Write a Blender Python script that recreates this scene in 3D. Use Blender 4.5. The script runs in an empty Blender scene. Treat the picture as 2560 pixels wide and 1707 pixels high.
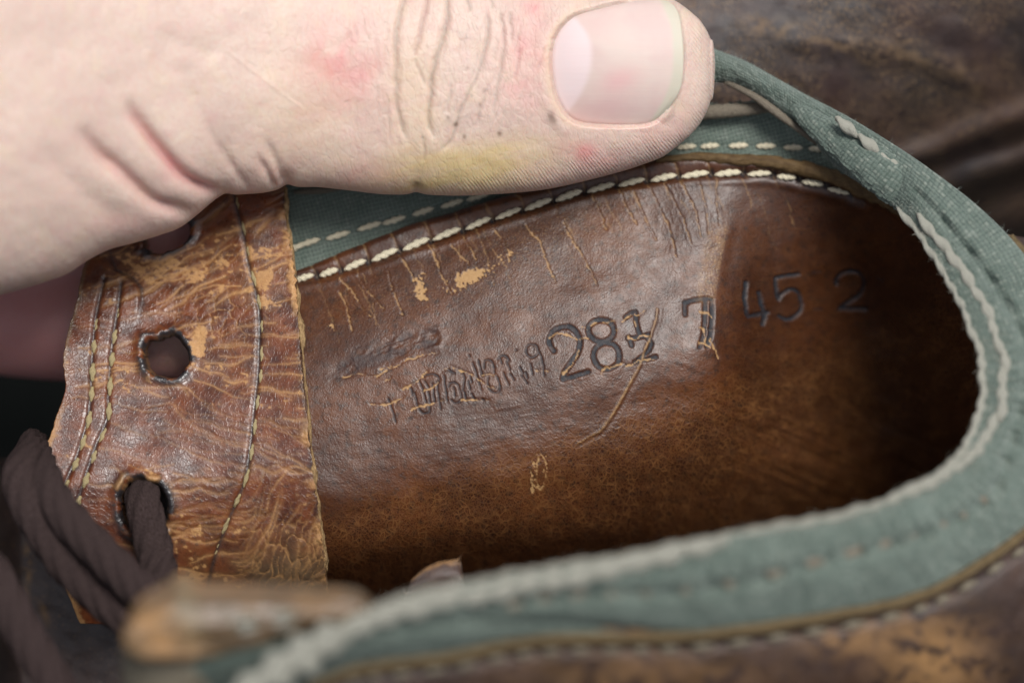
import bpy, math
import numpy as np
from mathutils import Matrix, Vector

scene = bpy.context.scene
# ------------------------------------------------------------------ camera
W, H = 2560.0, 1707.0                # construction drawing units ("px"), 0.046875 mm each
PX = 120.0 / W                       # mm per unit in the plane of focus
D = 333.3                            # camera distance to the plane of focus, mm
PITCH = math.radians(50)
RIGHT = np.array([1.0, 0, 0])
UP = np.array([0, math.sin(PITCH), math.cos(PITCH)])
TOW = np.array([0, -math.cos(PITCH), math.sin(PITCH)])
C0 = np.array([0, 0, 0.150])         # the point looked at, metres

def Pt(u, v, z):
    """drawing position and height (mm, towards the viewer) -> world metres"""
    u, v, z = np.broadcast_arrays(np.asarray(u, float), np.asarray(v, float), np.asarray(z, float))
    k = PX * (D - z) / D
    x = (u - W / 2) * k; y = (H / 2 - v) * k
    return C0 + 0.001 * (x[..., None] * RIGHT + y[..., None] * UP + z[..., None] * TOW)

cam_d = bpy.data.cameras.new('camera'); cam = bpy.data.objects.new('camera', cam_d)
scene.collection.objects.link(cam); scene.camera = cam
cam_d.sensor_width = 36; cam_d.lens = 100; cam_d.clip_start = 0.01; cam_d.clip_end = 200
M = Matrix(((RIGHT[0], UP[0], TOW[0], 0), (RIGHT[1], UP[1], TOW[1], 0), (RIGHT[2], UP[2], TOW[2], 0), (0, 0, 0, 1)))
M.translation = Vector(C0 + TOW * D * 0.001)
cam.matrix_world = M
cam_d.dof.use_dof = True; cam_d.dof.focus_distance = D * 0.001 - 0.0005
cam_d.dof.aperture_fstop = 8.0

# ------------------------------------------------------------------ daylight
SUN_EL, SUN_AZ = math.radians(71), math.radians(125)     # azimuth from +Y, positive to +X
world = bpy.data.worlds.new('World'); scene.world = world; world.use_nodes = True
wn = world.node_tree; bg = wn.nodes['Background']
sky = wn.nodes.new('ShaderNodeTexSky'); sky.sky_type = 'NISHITA'; sky.sun_disc = False
sky.sun_elevation = SUN_EL; sky.sun_rotation = SUN_AZ
sky.air_density = 1.0; sky.dust_density = 4.0; sky.ozone_density = 1.0
hs = wn.nodes.new('ShaderNodeHueSaturation'); hs.inputs['Saturation'].default_value = 0.50    # a bright overcast, not a blue sky
wn.links.new(sky.outputs[0], hs.inputs['Color']); wn.links.new(hs.outputs[0], bg.inputs[0]); bg.inputs[1].default_value = 0.055
sd = bpy.data.lights.new('sun', 'SUN'); sun = bpy.data.objects.new('sun', sd); scene.collection.objects.link(sun)
sd.energy = 1.5; sd.angle = math.radians(25); sd.color = (1.0, 0.98, 0.95)
sdir = Vector((math.sin(SUN_AZ) * math.cos(SUN_EL), math.cos(SUN_AZ) * math.cos(SUN_EL), math.sin(SUN_EL)))
sun.rotation_euler = sdir.to_track_quat('Z', 'Y').to_euler()
scene.view_settings.view_transform = 'Standard'; scene.view_settings.look = 'None'
scene.view_settings.exposure = 0.90; scene.view_settings.gamma = 1.0

# ------------------------------------------------------------------ helpers
rng = np.random.default_rng(7)

def herm(xk, yk, x):
    """cubic Hermite through (xk, yk); yk may have trailing axes"""
    xk = np.asarray(xk, float); yk = np.asarray(yk, float); x = np.asarray(x, float)
    d = np.diff(yk, axis=0) / np.diff(xk).reshape((-1,) + (1,) * (yk.ndim - 1))
    m = np.empty_like(yk); m[0] = d[0]; m[-1] = d[-1]
    hk = np.diff(xk).reshape((-1,) + (1,) * (yk.ndim - 1))
    m[1:-1] = (d[:-1] * hk[1:] + d[1:] * hk[:-1]) / (hk[1:] + hk[:-1])
    i = np.clip(np.searchsorted(xk, x, side='right') - 1, 0, len(xk) - 2)
    h = (xk[i + 1] - xk[i]); t = np.clip((x - xk[i]) / h, -0.5, 1.5)
    sh = x.shape + (1,) * (yk.ndim - 1)
    t = t.reshape(sh); h = h.reshape(sh)
    t2, t3 = t * t, t * t * t
    return (2*t3 - 3*t2 + 1) * yk[i] + (t3 - 2*t2 + t) * h * m[i] + (-2*t3 + 3*t2) * yk[i+1] + (t3 - t2) * h * m[i+1]

def tensor(uk, tk, Z, u, t):
    """Z[len(uk)][len(tk)] -> smooth value at (u, t) arrays of one shape"""
    Z = np.asarray(Z, float)
    A = herm(uk, Z, u.ravel())                     # N x T
    tk = np.asarray(tk, float); tt = t.ravel()
    d = np.diff(A, axis=1) / np.diff(tk)
    m = np.empty_like(A); m[:, 0] = d[:, 0]; m[:, -1] = d[:, -1]
    hk = np.diff(tk); m[:, 1:-1] = (d[:, :-1] * hk[1:] + d[:, 1:] * hk[:-1]) / (hk[1:] + hk[:-1])
    i = np.clip(np.searchsorted(tk, tt, side='right') - 1, 0, len(tk) - 2)
    h = tk[i+1] - tk[i]; s = np.clip((tt - tk[i]) / h, -0.3, 1.3); r = np.arange(len(tt))
    s2, s3 = s*s, s*s*s
    o = (2*s3-3*s2+1)*A[r,i] + (s3-2*s2+s)*h*m[r,i] + (-2*s3+3*s2)*A[r,i+1] + (s3-s2)*h*m[r,i+1]
    return o.reshape(u.shape)

def hsh(ix, iy, seed):
    n = (ix.astype(np.int64) * 374761393 + iy.astype(np.int64) * 668265263 + seed * 1442695041) & 0xFFFFFFFF
    n = ((n ^ (n >> 13)) * 1274126177) & 0xFFFFFFFF
    return ((n ^ (n >> 16)) & 0xFFFFFF) / float(0xFFFFFF)

def noise(x, y, seed=0):
    ix = np.floor(x); iy = np.floor(y); fx = x - ix; fy = y - iy
    fx = fx*fx*fx*(fx*(fx*6-15)+10); fy = fy*fy*fy*(fy*(fy*6-15)+10)
    a = hsh(ix, iy, seed); b = hsh(ix+1, iy, seed); c = hsh(ix, iy+1, seed); d = hsh(ix+1, iy+1, seed)
    return (a + (b-a)*fx + (c-a)*fy + (a-b-c+d)*fx*fy) * 2 - 1

def fbm(x, y, seed=0, o=4, g=0.5):
    s = 0; a = 1.0; n = 0
    for k in range(o):
        s = s + a * noise(x * 2**k + 17.3*k, y * 2**k + 9.1*k, seed + k); n += a; a *= g
    return s / n

def ridge(x, y, seed=0, o=3, g=0.55):
    s = 0; a = 1.0; n = 0
    for k in range(o):
        s = s + a * (1 - np.abs(noise(x*2**k + 5.7*k, y*2**k + 3.3*k, seed+k))); n += a; a *= g
    return s / n

def worley(x, y, seed=0):
    ix = np.floor(x); iy = np.floor(y); f1 = np.full(x.shape, 9.0); f2 = np.full(x.shape, 9.0); cid = np.zeros(x.shape)
    for dx in (-1, 0, 1):
        for dy in (-1, 0, 1):
            cx = ix + dx; cy = iy + dy
            px = cx + 0.1 + 0.8*hsh(cx, cy, seed); py = cy + 0.1 + 0.8*hsh(cx, cy, seed + 91)
            d = np.hypot(px - x, py - y)
            n1 = d < f1
            f2 = np.where(n1, f1, np.minimum(f2, d)); cid = np.where(n1, hsh(cx, cy, seed + 7), cid); f1 = np.where(n1, d, f1)
    return f1, f2, cid

def sstep(a, b, x):
    t = np.clip((x - a) / (b - a), 0, 1); return t*t*(3 - 2*t)

def gauss2(u, v, cu, cv, ru, rv, ang=0.0):
    c, s = math.cos(ang), math.sin(ang); du = u - cu; dv = v - cv
    return np.exp(-(((du*c + dv*s)/ru)**2 + ((-du*s + dv*c)/rv)**2))

def smoothline(pts, n=6):
    p = np.asarray(pts, float)
    if len(p) < 3: return p
    k = np.arange(len(p)); t = np.linspace(0, len(p)-1, (len(p)-1)*n + 1)
    return herm(k, p, t)

def pdist(u, v, pts, pad=40.0, smooth=True, taper=False):
    """distance to a polyline, clipped at pad (and position 0..1 along it)"""
    p = smoothline(pts) if smooth else np.asarray(pts, float)
    out = np.full(u.shape, pad); pos = np.zeros(u.shape)
    sel = (u > p[:,0].min()-pad) & (u < p[:,0].max()+pad) & (v > p[:,1].min()-pad) & (v < p[:,1].max()+pad)
    if not sel.any(): return (out, pos) if taper else out
    x = u[sel]; y = v[sel]; best = np.full(x.shape, pad); bp = np.zeros(x.shape)
    n = len(p) - 1
    for i in range(n):
        a = p[i]; d = p[i+1]-a; L = d @ d + 1e-9
        t = np.clip(((x-a[0])*d[0] + (y-a[1])*d[1]) / L, 0, 1)
        q = np.hypot(x-a[0]-t*d[0], y-a[1]-t*d[1]); m = q < best
        best[m] = q[m]; bp[m] = (i + t[m]) / n
    out[sel] = best; pos[sel] = bp
    return (out, pos) if taper else out

def inside(u, v, poly):
    p = np.asarray(poly, float); c = np.zeros(u.shape, bool); n = len(p)
    for i in range(n):
        x1, y1 = p[i]; x2, y2 = p[(i+1) % n]
        if y1 == y2: continue
        k = ((y1 > v) != (y2 > v)) & (u < (x2-x1)*(v-y1)/(y2-y1) + x1); c ^= k
    return c

def sdist(u, v, poly, pad=80.0):
    d = pdist(u, v, list(poly) + [poly[0]], pad, smooth=False)
    return np.where(inside(u, v, poly), -d, d)

def normals(G):
    du = np.gradient(G, axis=1); dv = np.gradient(G, axis=0)
    n = np.cross(dv, du); n /= np.linalg.norm(n, axis=2, keepdims=True) + 1e-20
    s = np.sign((n * TOW).sum(2, keepdims=True).mean())
    return n * (s if s != 0 else 1)

def link(o, parent=None):
    scene.collection.objects.link(o)
    if parent is not None: o.parent = parent
    return o

def build(name, V, F, mat, parent=None, attrs=None, uv=None, smooth=True):
    """V n x 3, F list of arrays of faces (m x 3 or m x 4)"""
    me = bpy.data.meshes.new(name); F = [f for f in F if len(f)]
    me.vertices.add(len(V)); me.vertices.foreach_set('co', np.ascontiguousarray(V, dtype=np.float32).ravel())
    li = np.concatenate([f.ravel() for f in F]).astype(np.int32)
    tot = np.concatenate([np.full(len(f), f.shape[1]) for f in F]).astype(np.int32)
    st = np.concatenate([[0], np.cumsum(tot)[:-1]]).astype(np.int32)
    me.loops.add(len(li)); me.loops.foreach_set('vertex_index', li)
    me.polygons.add(len(tot)); me.polygons.foreach_set('loop_start', st)
    me.polygons.foreach_set('use_smooth', np.full(len(tot), smooth))
    if uv is not None:
        l = me.uv_layers.new(name='UVMap'); l.data.foreach_set('uv', np.ascontiguousarray(uv[li], dtype=np.float32).ravel())
    for k, a in (attrs or {}).items():
        at = me.attributes.new(k, 'FLOAT', 'POINT'); at.data.foreach_set('value', np.ascontiguousarray(a, dtype=np.float32).ravel())
    me.update(calc_edges=True); me.validate()
    if mat: me.materials.append(mat)
    return link(bpy.data.objects.new(name, me), parent)

def gridfaces(r, c, wrap=False):
    i = np.arange(r-1)[:, None]; j = np.arange(c if wrap else c-1)[None, :]; j2 = (j+1) % c
    return np.stack([i*c+j, i*c+j2, (i+1)*c+j2, (i+1)*c+j], -1).reshape(-1, 4)

def sheet(name, G, mat, parent=None, attrs=None, uv=None, keep=None, skirt=1.5, steps=1, skirt_dir=None, edge_attr=None):
    """grid of points G (r x c x 3, metres) as a skin with its edges turned back by skirt mm"""
    r, c, _ = G.shape; V = G.reshape(-1, 3); F = gridfaces(r, c)
    if keep is not None: F = F[keep.ravel()]
    N = normals(G).reshape(-1, 3)
    e = np.concatenate([F[:, [0, 1]], F[:, [1, 2]], F[:, [2, 3]], F[:, [3, 0]]])
    key = np.minimum(e[:, 0], e[:, 1]).astype(np.int64) * (r*c) + np.maximum(e[:, 0], e[:, 1])
    _, ix, cnt = np.unique(key, return_index=True, return_counts=True)
    be = e[ix[cnt == 1]]
    attrs = {k: a.ravel() for k, a in (attrs or {}).items()}; uvf = None if uv is None else uv.reshape(-1, 2)
    Fs = [F]
    if skirt:
        bv = np.unique(be); mp = np.full(r*c, -1); prev = np.arange(r*c)
        for s in range(steps):
            mp = np.full(len(V), -1); mp[bv] = len(V) + np.arange(len(bv))
            off = (-N[bv] if skirt_dir is None else skirt_dir) * skirt * 0.001 * (s+1)/steps
            V = np.concatenate([V, G.reshape(-1, 3)[bv] + off])
            a, b = prev[be[:, 0]], prev[be[:, 1]]
            Fs.append(np.stack([b, a, mp[be[:, 0]], mp[be[:, 1]]], 1))
            for k in attrs:
                ea = attrs[k][bv] if not (edge_attr and k in edge_attr) else np.full(len(bv), edge_attr[k])
                attrs[k] = np.concatenate([attrs[k], ea])
            if uvf is not None: uvf = np.concatenate([uvf, uvf[bv] + 0.03*(s+1)])
            prev = mp
    used = np.zeros(len(V), bool)
    for f in Fs: used[f.ravel()] = True
    re = np.cumsum(used) - 1
    return build(name, V[used], [re[f] for f in Fs], mat, parent, {k: a[used] for k, a in attrs.items()}, None if uvf is None else uvf[used])

def tube(name, pts, rad, mat, parent=None, n=16, per=8, flat=1.0, rough=0.0, seed=3, twist=0.0, tw_n=3, weave=0):
    """pts: list of (u, v, z); rad in px units"""
    p = np.asarray(pts, float); k = np.arange(len(p)); m = (len(p)-1)*per + 1; t = np.linspace(0, len(p)-1, m)
    C = herm(k, p, t); rr = herm(k, np.broadcast_to(np.asarray(rad, float), (len(p),)), t)
    X = Pt(C[:, 0], C[:, 1], C[:, 2]); T = np.gradient(X, axis=0); T /= np.linalg.norm(T, axis=1, keepdims=True)
    S = np.cross(T, TOW); S /= np.linalg.norm(S, axis=1, keepdims=True) + 1e-12; B = np.cross(S, T)
    th = np.linspace(0, 2*np.pi, n, endpoint=False)
    L = np.concatenate([[0], np.cumsum(np.linalg.norm(np.diff(X, axis=0), axis=1))]) * 1000
    R = rr[:, None] * PX * 0.001 * np.ones((1, n))
    if rough: R = R * (1 + rough * noise(L[:, None]*1.3 + 0*th, 3*np.cos(th)[None, :] + 7*np.sin(th)[None, :], seed))
    if twist: R = R * (1 + 0.20*np.abs(np.cos(tw_n*0.5*th[None, :] + twist*L[:, None])) - 0.08)
    at_ = None
    if weave:
        hw, gp, fk = cloth(np.repeat((L/PX)[:, None], n, 1), (th[None, :]*rr[:, None]), weave, seed); R = R + hw*0.00013; at_ = dict(gap=np.append(gp.ravel()*.75, [0, 0]), fleck=np.append(fk.ravel(), [0, 0]))
    V = X[:, None, :] + R[..., None] * (np.cos(th)[None, :, None]*S[:, None, :] + flat*np.sin(th)[None, :, None]*B[:, None, :])
    F = gridfaces(m, n, True); V = V.reshape(-1, 3)
    uv = np.stack([np.repeat(L, n) / 4.7, np.tile(np.arange(n)/n*2, m)], 1)
    ends = np.array([[0]*1], int)
    V = np.concatenate([V, X[:1], X[-1:]]); uv = np.concatenate([uv, uv[:1], uv[-2:-1]])
    j = np.arange(n); a = np.full(n, m*n); b = np.full(n, m*n+1)
    caps = np.concatenate([np.stack([a, (j+1) % n, j], 1), np.stack([b, (m-1)*n + j, (m-1)*n + (j+1) % n], 1)])
    return build(name, V, [F, caps], mat, parent, at_, uv)

def empty(name, loc, label, cat, group=None):
    o = bpy.data.objects.new(name, None); link(o); o.location = loc; o.empty_display_size = 0.01
    o['label'] = label; o['category'] = cat
    if group: o['group'] = group
    return o

def under(o, parent):
    """parent without moving"""
    o.parent = parent; o.matrix_parent_inverse = Matrix.Translation(-Vector(_loc(parent)))
def _loc(p):
    v = Vector((0, 0, 0))
    while p is not None: v = v + p.location; p = p.parent
    return v

def cloth(u, v, p, seed):
    """plain weave with uneven threads: (relief 0..1, gap between threads, pale threads)"""
    a = (u + 2.6*fbm(u/26, v/26, seed, 3))/p; b = (v + 2.6*fbm(u/26, v/26, seed+5, 3))/p
    ia = np.floor(a); ib = np.floor(b); fa = a-ia-.5; fb = b-ib-.5; odd = ((ia+ib) % 2) > .5
    along = np.where(odd, fa, fb); across = np.where(odd, fb, fa)
    hh = np.clip(1-(2.1*across)**2, 0, 1)*(0.35 + 0.65*np.cos(np.pi*along))
    cr = hsh(ia, ib, seed+9); return hh*(0.7 + 0.6*cr), np.clip(1 - hh*1.9, 0, 1), sstep(0.70, 0.95, cr)*hh + 0.35*sstep(0.2, .8, hh)*hsh(ia, ib, seed+13)

# ------------------------------------------------------------------ materials
class NT:
    def __init__(s, name):
        s.m = bpy.data.materials.new(name); s.m.use_nodes = True; s.t = s.m.node_tree
        s.b = s.t.nodes['Principled BSDF']; s.uvn = None
    def n(s, typ, **kw):
        x = s.t.nodes.new('ShaderNode' + typ)
        for k, v in kw.items(): setattr(x, k, v)
        return x
    def set(s, sock, v):
        if v is None: return
        if isinstance(v, bpy.types.NodeSocket): s.t.links.new(v, sock)
        elif isinstance(v, (tuple, list)): sock.default_value = tuple(v) + ((1,) if len(v) == 3 and sock.type == 'RGBA' else ())
        else: sock.default_value = v
    def uv(s):
        if s.uvn is None: s.uvn = s.n('UVMap').outputs[0]
        return s.uvn
    def mapv(s, sc=(1, 1, 1), rot=0.0, vec=None):
        v = vec or s.uv()
        if rot:
            y = s.n('Mapping'); s.set(y.inputs['Vector'], v); y.inputs['Rotation'].default_value = (0, 0, rot); v = y.outputs[0]
        x = s.n('Mapping'); s.set(x.inputs['Vector'], v); x.inputs['Scale'].default_value = sc; return x.outputs[0]
    def noise(s, scale, vec=None, detail=3, rough=0.55, dist=0.0):
        x = s.n('TexNoise'); s.set(x.inputs['Vector'], vec or s.uv()); x.inputs['Scale'].default_value = scale
        x.inputs['Detail'].default_value = detail; x.inputs['Roughness'].default_value = rough; x.inputs['Distortion'].default_value = dist
        return x.outputs[0]
    def vor(s, scale, vec=None, feature='DISTANCE_TO_EDGE', rnd=1.0):
        x = s.n('TexVoronoi', feature=feature); s.set(x.inputs['Vector'], vec or s.uv()); x.inputs['Scale'].default_value = scale
        x.inputs['Randomness'].default_value = rnd; return x.outputs[0]
    def ramp(s, f, a, b, lo=0.0, hi=1.0):
        x = s.n('MapRange', interpolation_type='SMOOTHSTEP'); s.set(x.inputs[0], f)
        for i, q in enumerate((a, b, lo, hi)): x.inputs[i+1].default_value = q
        return x.outputs[0]
    def math(s, op, a, b=0.0, clamp=False):
        x = s.n('Math', operation=op, use_clamp=clamp); s.set(x.inputs[0], a); s.set(x.inputs[1], b); return x.outputs[0]
    def mix(s, f, a, b, mode='MIX'):
        x = s.n('Mix', data_type='RGBA', blend_type=mode); s.set(x.inputs[0], f); s.set(x.inputs[6], a); s.set(x.inputs[7], b); return x.outputs[2]
    def attr(s, name):
        return s.n('Attribute', attribute_name=name).outputs['Fac']
    def bump(s, h, dist, strength=1.0, nrm=None):
        x = s.n('Bump'); s.set(x.inputs['Height'], h); x.inputs['Distance'].default_value = dist; x.inputs['Strength'].default_value = strength
        if nrm is not None: s.set(x.inputs['Normal'], nrm)
        return x.outputs[0]
    def warp(s, amt, scale, vec=None):
        x = s.n('TexNoise'); s.set(x.inputs['Vector'], vec or s.uv()); x.inputs['Scale'].default_value = scale
        y = s.n('VectorMath', operation='MULTIPLY_ADD'); s.t.links.new(x.outputs['Color'], y.inputs[0])
        y.inputs[1].default_value = (amt, amt, 0); s.set(y.inputs[2], vec or s.uv()); return y.outputs[0]
    def out(s, **kw):
        for k, v in kw.items():
            s.set(s.b.inputs[k.replace('_', ' ')], v)
        return s.m

def m_lining():
    t = NT('lining_leather')
    big = t.ramp(t.noise(0.55, detail=4), 0.35, 0.68)
    col = t.mix(big, (0.050, 0.0140, 0.0049), (0.100, 0.0300, 0.0084))
    col = t.mix(t.ramp(t.noise(5.0, detail=5), 0.45, 0.75), col, (0.026, 0.010, 0.006))
    col = t.mix(t.math('MULTIPLY', t.attr('stain_shade'), t.ramp(t.noise(1.1, detail=5), 0.2, 0.6, 0.6, 1.0)), col, (0.021, 0.0085, 0.0048))
    w = t.warp(0.10, 6.0)
    e1 = t.vor(6.5, w); e2 = t.vor(15.0, t.warp(0.05, 14.0))
    crk = t.attr('crk')
    l1 = t.ramp(e1, 0.0, 0.15, 1.0, 0.0); l2 = t.ramp(e2, 0.0, 0.20, 1.0, 0.0)
    vis = t.ramp(t.noise(2.2, detail=3), 0.38, 0.62)
    ln = t.math('MULTIPLY', t.math('MAXIMUM', t.math('MULTIPLY', l1, vis), t.math('MULTIPLY', l2, 0.55)), crk)
    col = t.mix(t.math('MULTIPLY', ln, 0.75), col, (0.20, 0.088, 0.030))
    dust = t.math('MULTIPLY', t.ramp(t.noise(22, detail=4), 0.52, 0.72), t.attr('dust'))
    col = t.mix(dust, col, (0.33, 0.20, 0.095))
    col = t.mix(t.attr('ink'), col, (0.008, 0.011, 0.017))
    wear = t.attr('wear')
    wc = t.mix(t.noise(12), (0.34, 0.185, 0.065), (0.50, 0.31, 0.14))
    col = t.mix(wear, col, wc)
    rgh = t.ramp(t.noise(3.0, detail=4), 0.3, 0.7, 0.37, 0.47)
    rgh = t.math('ADD', rgh, t.math('MULTIPLY', t.math('MAXIMUM', wear, t.attr('ink')), 0.25), True)
    h = t.math('ADD', t.math('MULTIPLY', t.ramp(e2, 0, 0.35), 0.6), t.math('MULTIPLY', t.ramp(e1, 0, 0.25), t.math('ADD', 0.25, crk)))
    h = t.math('ADD', h, t.math('MULTIPLY', t.noise(40, detail=2), 0.4))
    return t.out(Base_Color=col, Roughness=rgh, Normal=t.bump(h, 0.000020, 0.9), Specular_IOR_Level=0.56)

def m_facing():
    t = NT('cracked_leather')
    col = t.mix(t.ramp(t.noise(1.6, detail=4), 0.3, 0.7), (0.050, 0.0100, 0.0062), (0.165, 0.042, 0.0125))
    col = t.mix(t.ramp(t.noise(6.0, detail=4), 0.5, 0.8), col, (0.03, 0.012, 0.012))
    fine = t.ramp(t.vor(9.0, t.warp(0.25, 4.0)), 0.0, 0.10, 1.0, 0.0)
    wear = t.attr('wear')
    col = t.mix(t.math('MULTIPLY', fine, 0.10), col, (0.26, 0.105, 0.038))
    col = t.mix(t.attr('ink'), col, (0.020, 0.021, 0.024))
    wc = t.mix(t.noise(9, detail=4), (0.34, 0.150, 0.048), (0.64, 0.37, 0.14))
    col = t.mix(t.attr('grey'), col, (0.16, 0.125, 0.075))
    wf = t.math('MULTIPLY', wear, t.ramp(t.noise(30, detail=3), 0.2, 0.55, 0.55, 1.0))
    col = t.mix(wf, col, wc)
    rgh = t.math('ADD', t.ramp(t.noise(4), 0.3, 0.7, 0.26, 0.42), t.math('MULTIPLY', wear, 0.35), True)
    h = t.math('ADD', t.math('MULTIPLY', fine, -0.5), t.math('MULTIPLY', t.noise(26, detail=4), 0.8))
    return t.out(Base_Color=col, Roughness=rgh, Normal=t.bump(h, 0.00003), Specular_IOR_Level=0.8)

def m_outer(name, a, b, tan, k=1.0, rot=0.9, lo=0.60, hi=0.72):
    t = NT(name)
    col = t.mix(t.ramp(t.noise(0.5, detail=4), 0.35, 0.7), a, b)
    st = t.noise(7.5, t.mapv((1.0, 3.4, 1), rot), detail=6, rough=0.72)
    ms = t.noise(0.55, detail=3)
    f = t.math('MULTIPLY', t.ramp(st, lo-0.04, hi), t.ramp(ms, 0.34, 0.56))
    f = t.math('MAXIMUM', f, t.math('MULTIPLY', t.attr('wear'), t.ramp(t.noise(2.2, detail=5), 0.35, 0.55)))
    col = t.mix(t.math('MULTIPLY', f, k), col, tan)
    rgh = t.math('ADD', t.ramp(t.noise(2), 0.3, 0.7, 0.36, 0.52), t.math('MULTIPLY', f, 0.3), True)
    h = t.math('ADD', t.noise(18, detail=4), t.math('MULTIPLY', st, 0.6))
    return t.out(Base_Color=col, Roughness=rgh, Normal=t.bump(h, 0.00012), Specular_IOR_Level=0.8)

def m_felt(name, a, b, weave=0.0, pale=(0.34, 0.38, 0.34)):
    t = NT(name)
    col = t.mix(t.ramp(t.noise(1.2, detail=5), 0.3, 0.7), a, b)
    fz = t.noise(26, t.mapv((1, 1, 1), 0.4), detail=5, rough=0.75)
    h = fz
    if weave:
        gap = t.attr('gap')
        col = t.mix(t.math('MULTIPLY', gap, 0.72), col, (a[0]*.20, a[1]*.23, a[2]*.23))
        col = t.mix(t.math('MULTIPLY', t.attr('fleck'), t.ramp(fz, 0.3, 0.65, 0.25, 0.9)), col, pale)
    else:
        col = t.mix(t.ramp(fz, 0.52, 0.80, 0.0, 0.75), col, pale)
        col = t.mix(t.ramp(fz, 0.20, 0.46, 0.6, 0.0), col, (a[0]*0.45, a[1]*0.45, a[2]*0.45))
    return t.out(Base_Color=col, Roughness=0.95, Normal=t.bump(h, 0.00022), Specular_IOR_Level=0.15,
                 Sheen_Weight=0.35, Sheen_Roughness=0.5, Sheen_Tint=(0.8, 0.9, 0.85))

def m_plain(name, a, b, rough=0.8, scale=6.0, dist=0.0001, spec=0.3, stretch=(1, 1, 1), obj=False):
    t = NT(name)
    vec = None
    if obj:
        tc = t.n('TexCoord'); vec = tc.outputs['Object']
    nz = t.noise(scale, t.mapv(stretch, 0.0, vec), detail=5, rough=0.65)
    col = t.mix(t.ramp(nz, 0.3, 0.7), a, b)
    return t.out(Base_Color=col, Roughness=rough, Normal=t.bump(nz, dist), Specular_IOR_Level=spec)

def m_skin():
    t = NT('skin')
    col = t.mix(t.ramp(t.noise(0.5, detail=3), 0.35, 0.65), (0.640, 0.490, 0.420), (0.690, 0.545, 0.460))
    col = t.mix(t.ramp(t.noise(9, detail=5), 0.40, 0.70, 0.0, 0.35), col, (0.60, 0.37, 0.31))
    col = t.mix(t.ramp(t.noise(2.2, detail=4), 0.45, 0.75, 0.0, 0.30), col, (0.66, 0.40, 0.38))
    col = t.mix(t.ramp(t.noise(1.4, t.mapv((1.3, 0.8, 1), 0.7), detail=4), 0.50, 0.75, 0.0, 0.35), col, (0.68, 0.55, 0.38))
    col = t.mix(t.math('MULTIPLY', t.attr('red'), 0.75, True), col, (0.66, 0.23, 0.24))
    col = t.mix(t.math('MULTIPLY', t.attr('yel'), 0.68, True), col, (0.62, 0.47, 0.17))
    dirt_shade = t.attr('dirt_shade')
    col = t.mix(t.math('MULTIPLY', dirt_shade, 0.8, True), col, (0.13, 0.075, 0.045))
    # print ridges run along the pad
    w = t.n('TexWave', wave_type='BANDS', bands_direction='X'); t.set(w.inputs['Vector'], t.mapv((1, 1, 1), math.radians(38)))
    w.inputs['Scale'].default_value = 4.2; w.inputs['Distortion'].default_value = 2.6; w.inputs['Detail'].default_value = 1.0; w.inputs['Detail Scale'].default_value = 0.6
    rd = t.math('MULTIPLY', t.attr('ridge'), t.ramp(t.noise(1.6, detail=3), 0.3, 0.65, 0.15, 0.9))
    col = t.mix(t.math('MULTIPLY', t.math('MULTIPLY', w.outputs[1], rd), 0.22), col, (0.86, 0.73, 0.62))
    cell = t.vor(11, t.mapv((1, 0.6, 1), 0.2, t.warp(0.1, 5)))
    h = t.math('ADD', t.math('MULTIPLY', t.ramp(cell, 0, 0.2), 0.2), t.math('MULTIPLY', t.math('MULTIPLY', w.outputs[1], rd), 0.8))
    h = t.math('ADD', h, t.math('MULTIPLY', t.noise(20, detail=3), 0.4))
    cr2 = t.vor(5.5, t.mapv((1.0, 0.42, 1), 0.25, t.warp(0.22, 2.5))); h = t.math('ADD', h, t.math('MULTIPLY', t.ramp(cr2, 0, 0.12), 0.32))
    t.b.subsurface_method = 'RANDOM_WALK'
    return t.out(Base_Color=col, Roughness=0.46, Normal=t.bump(h, 0.00006), Specular_IOR_Level=0.45,
                 Subsurface_Weight=0.35, Subsurface_Radius=(1.0, 0.38, 0.22), Subsurface_Scale=0.0011)

def m_nail():
    t = NT('nail_plate')
    col = t.mix(t.ramp(t.noise(0.8, detail=3), 0.35, 0.65), (0.62, 0.465, 0.43), (0.65, 0.525, 0.47))
    col = t.mix(t.attr('pink'), col, (0.70, 0.36, 0.37))
    col = t.mix(t.math('MULTIPLY', t.attr('moon'), 0.85), col, (0.74, 0.61, 0.61))
    col = t.mix(t.attr('tip'), col, (0.56, 0.53, 0.42))
    ln = t.noise(14, t.mapv((0.05, 1, 1), 0.0), detail=3)
    return t.out(Base_Color=col, Roughness=0.46, Normal=t.bump(ln, 0.000014), Specular_IOR_Level=0.38, Coat_Weight=0.0, Coat_Roughness=0.25,
                 Subsurface_Weight=0.25, Subsurface_Radius=(1.0, 0.5, 0.4), Subsurface_Scale=0.0008)

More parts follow.
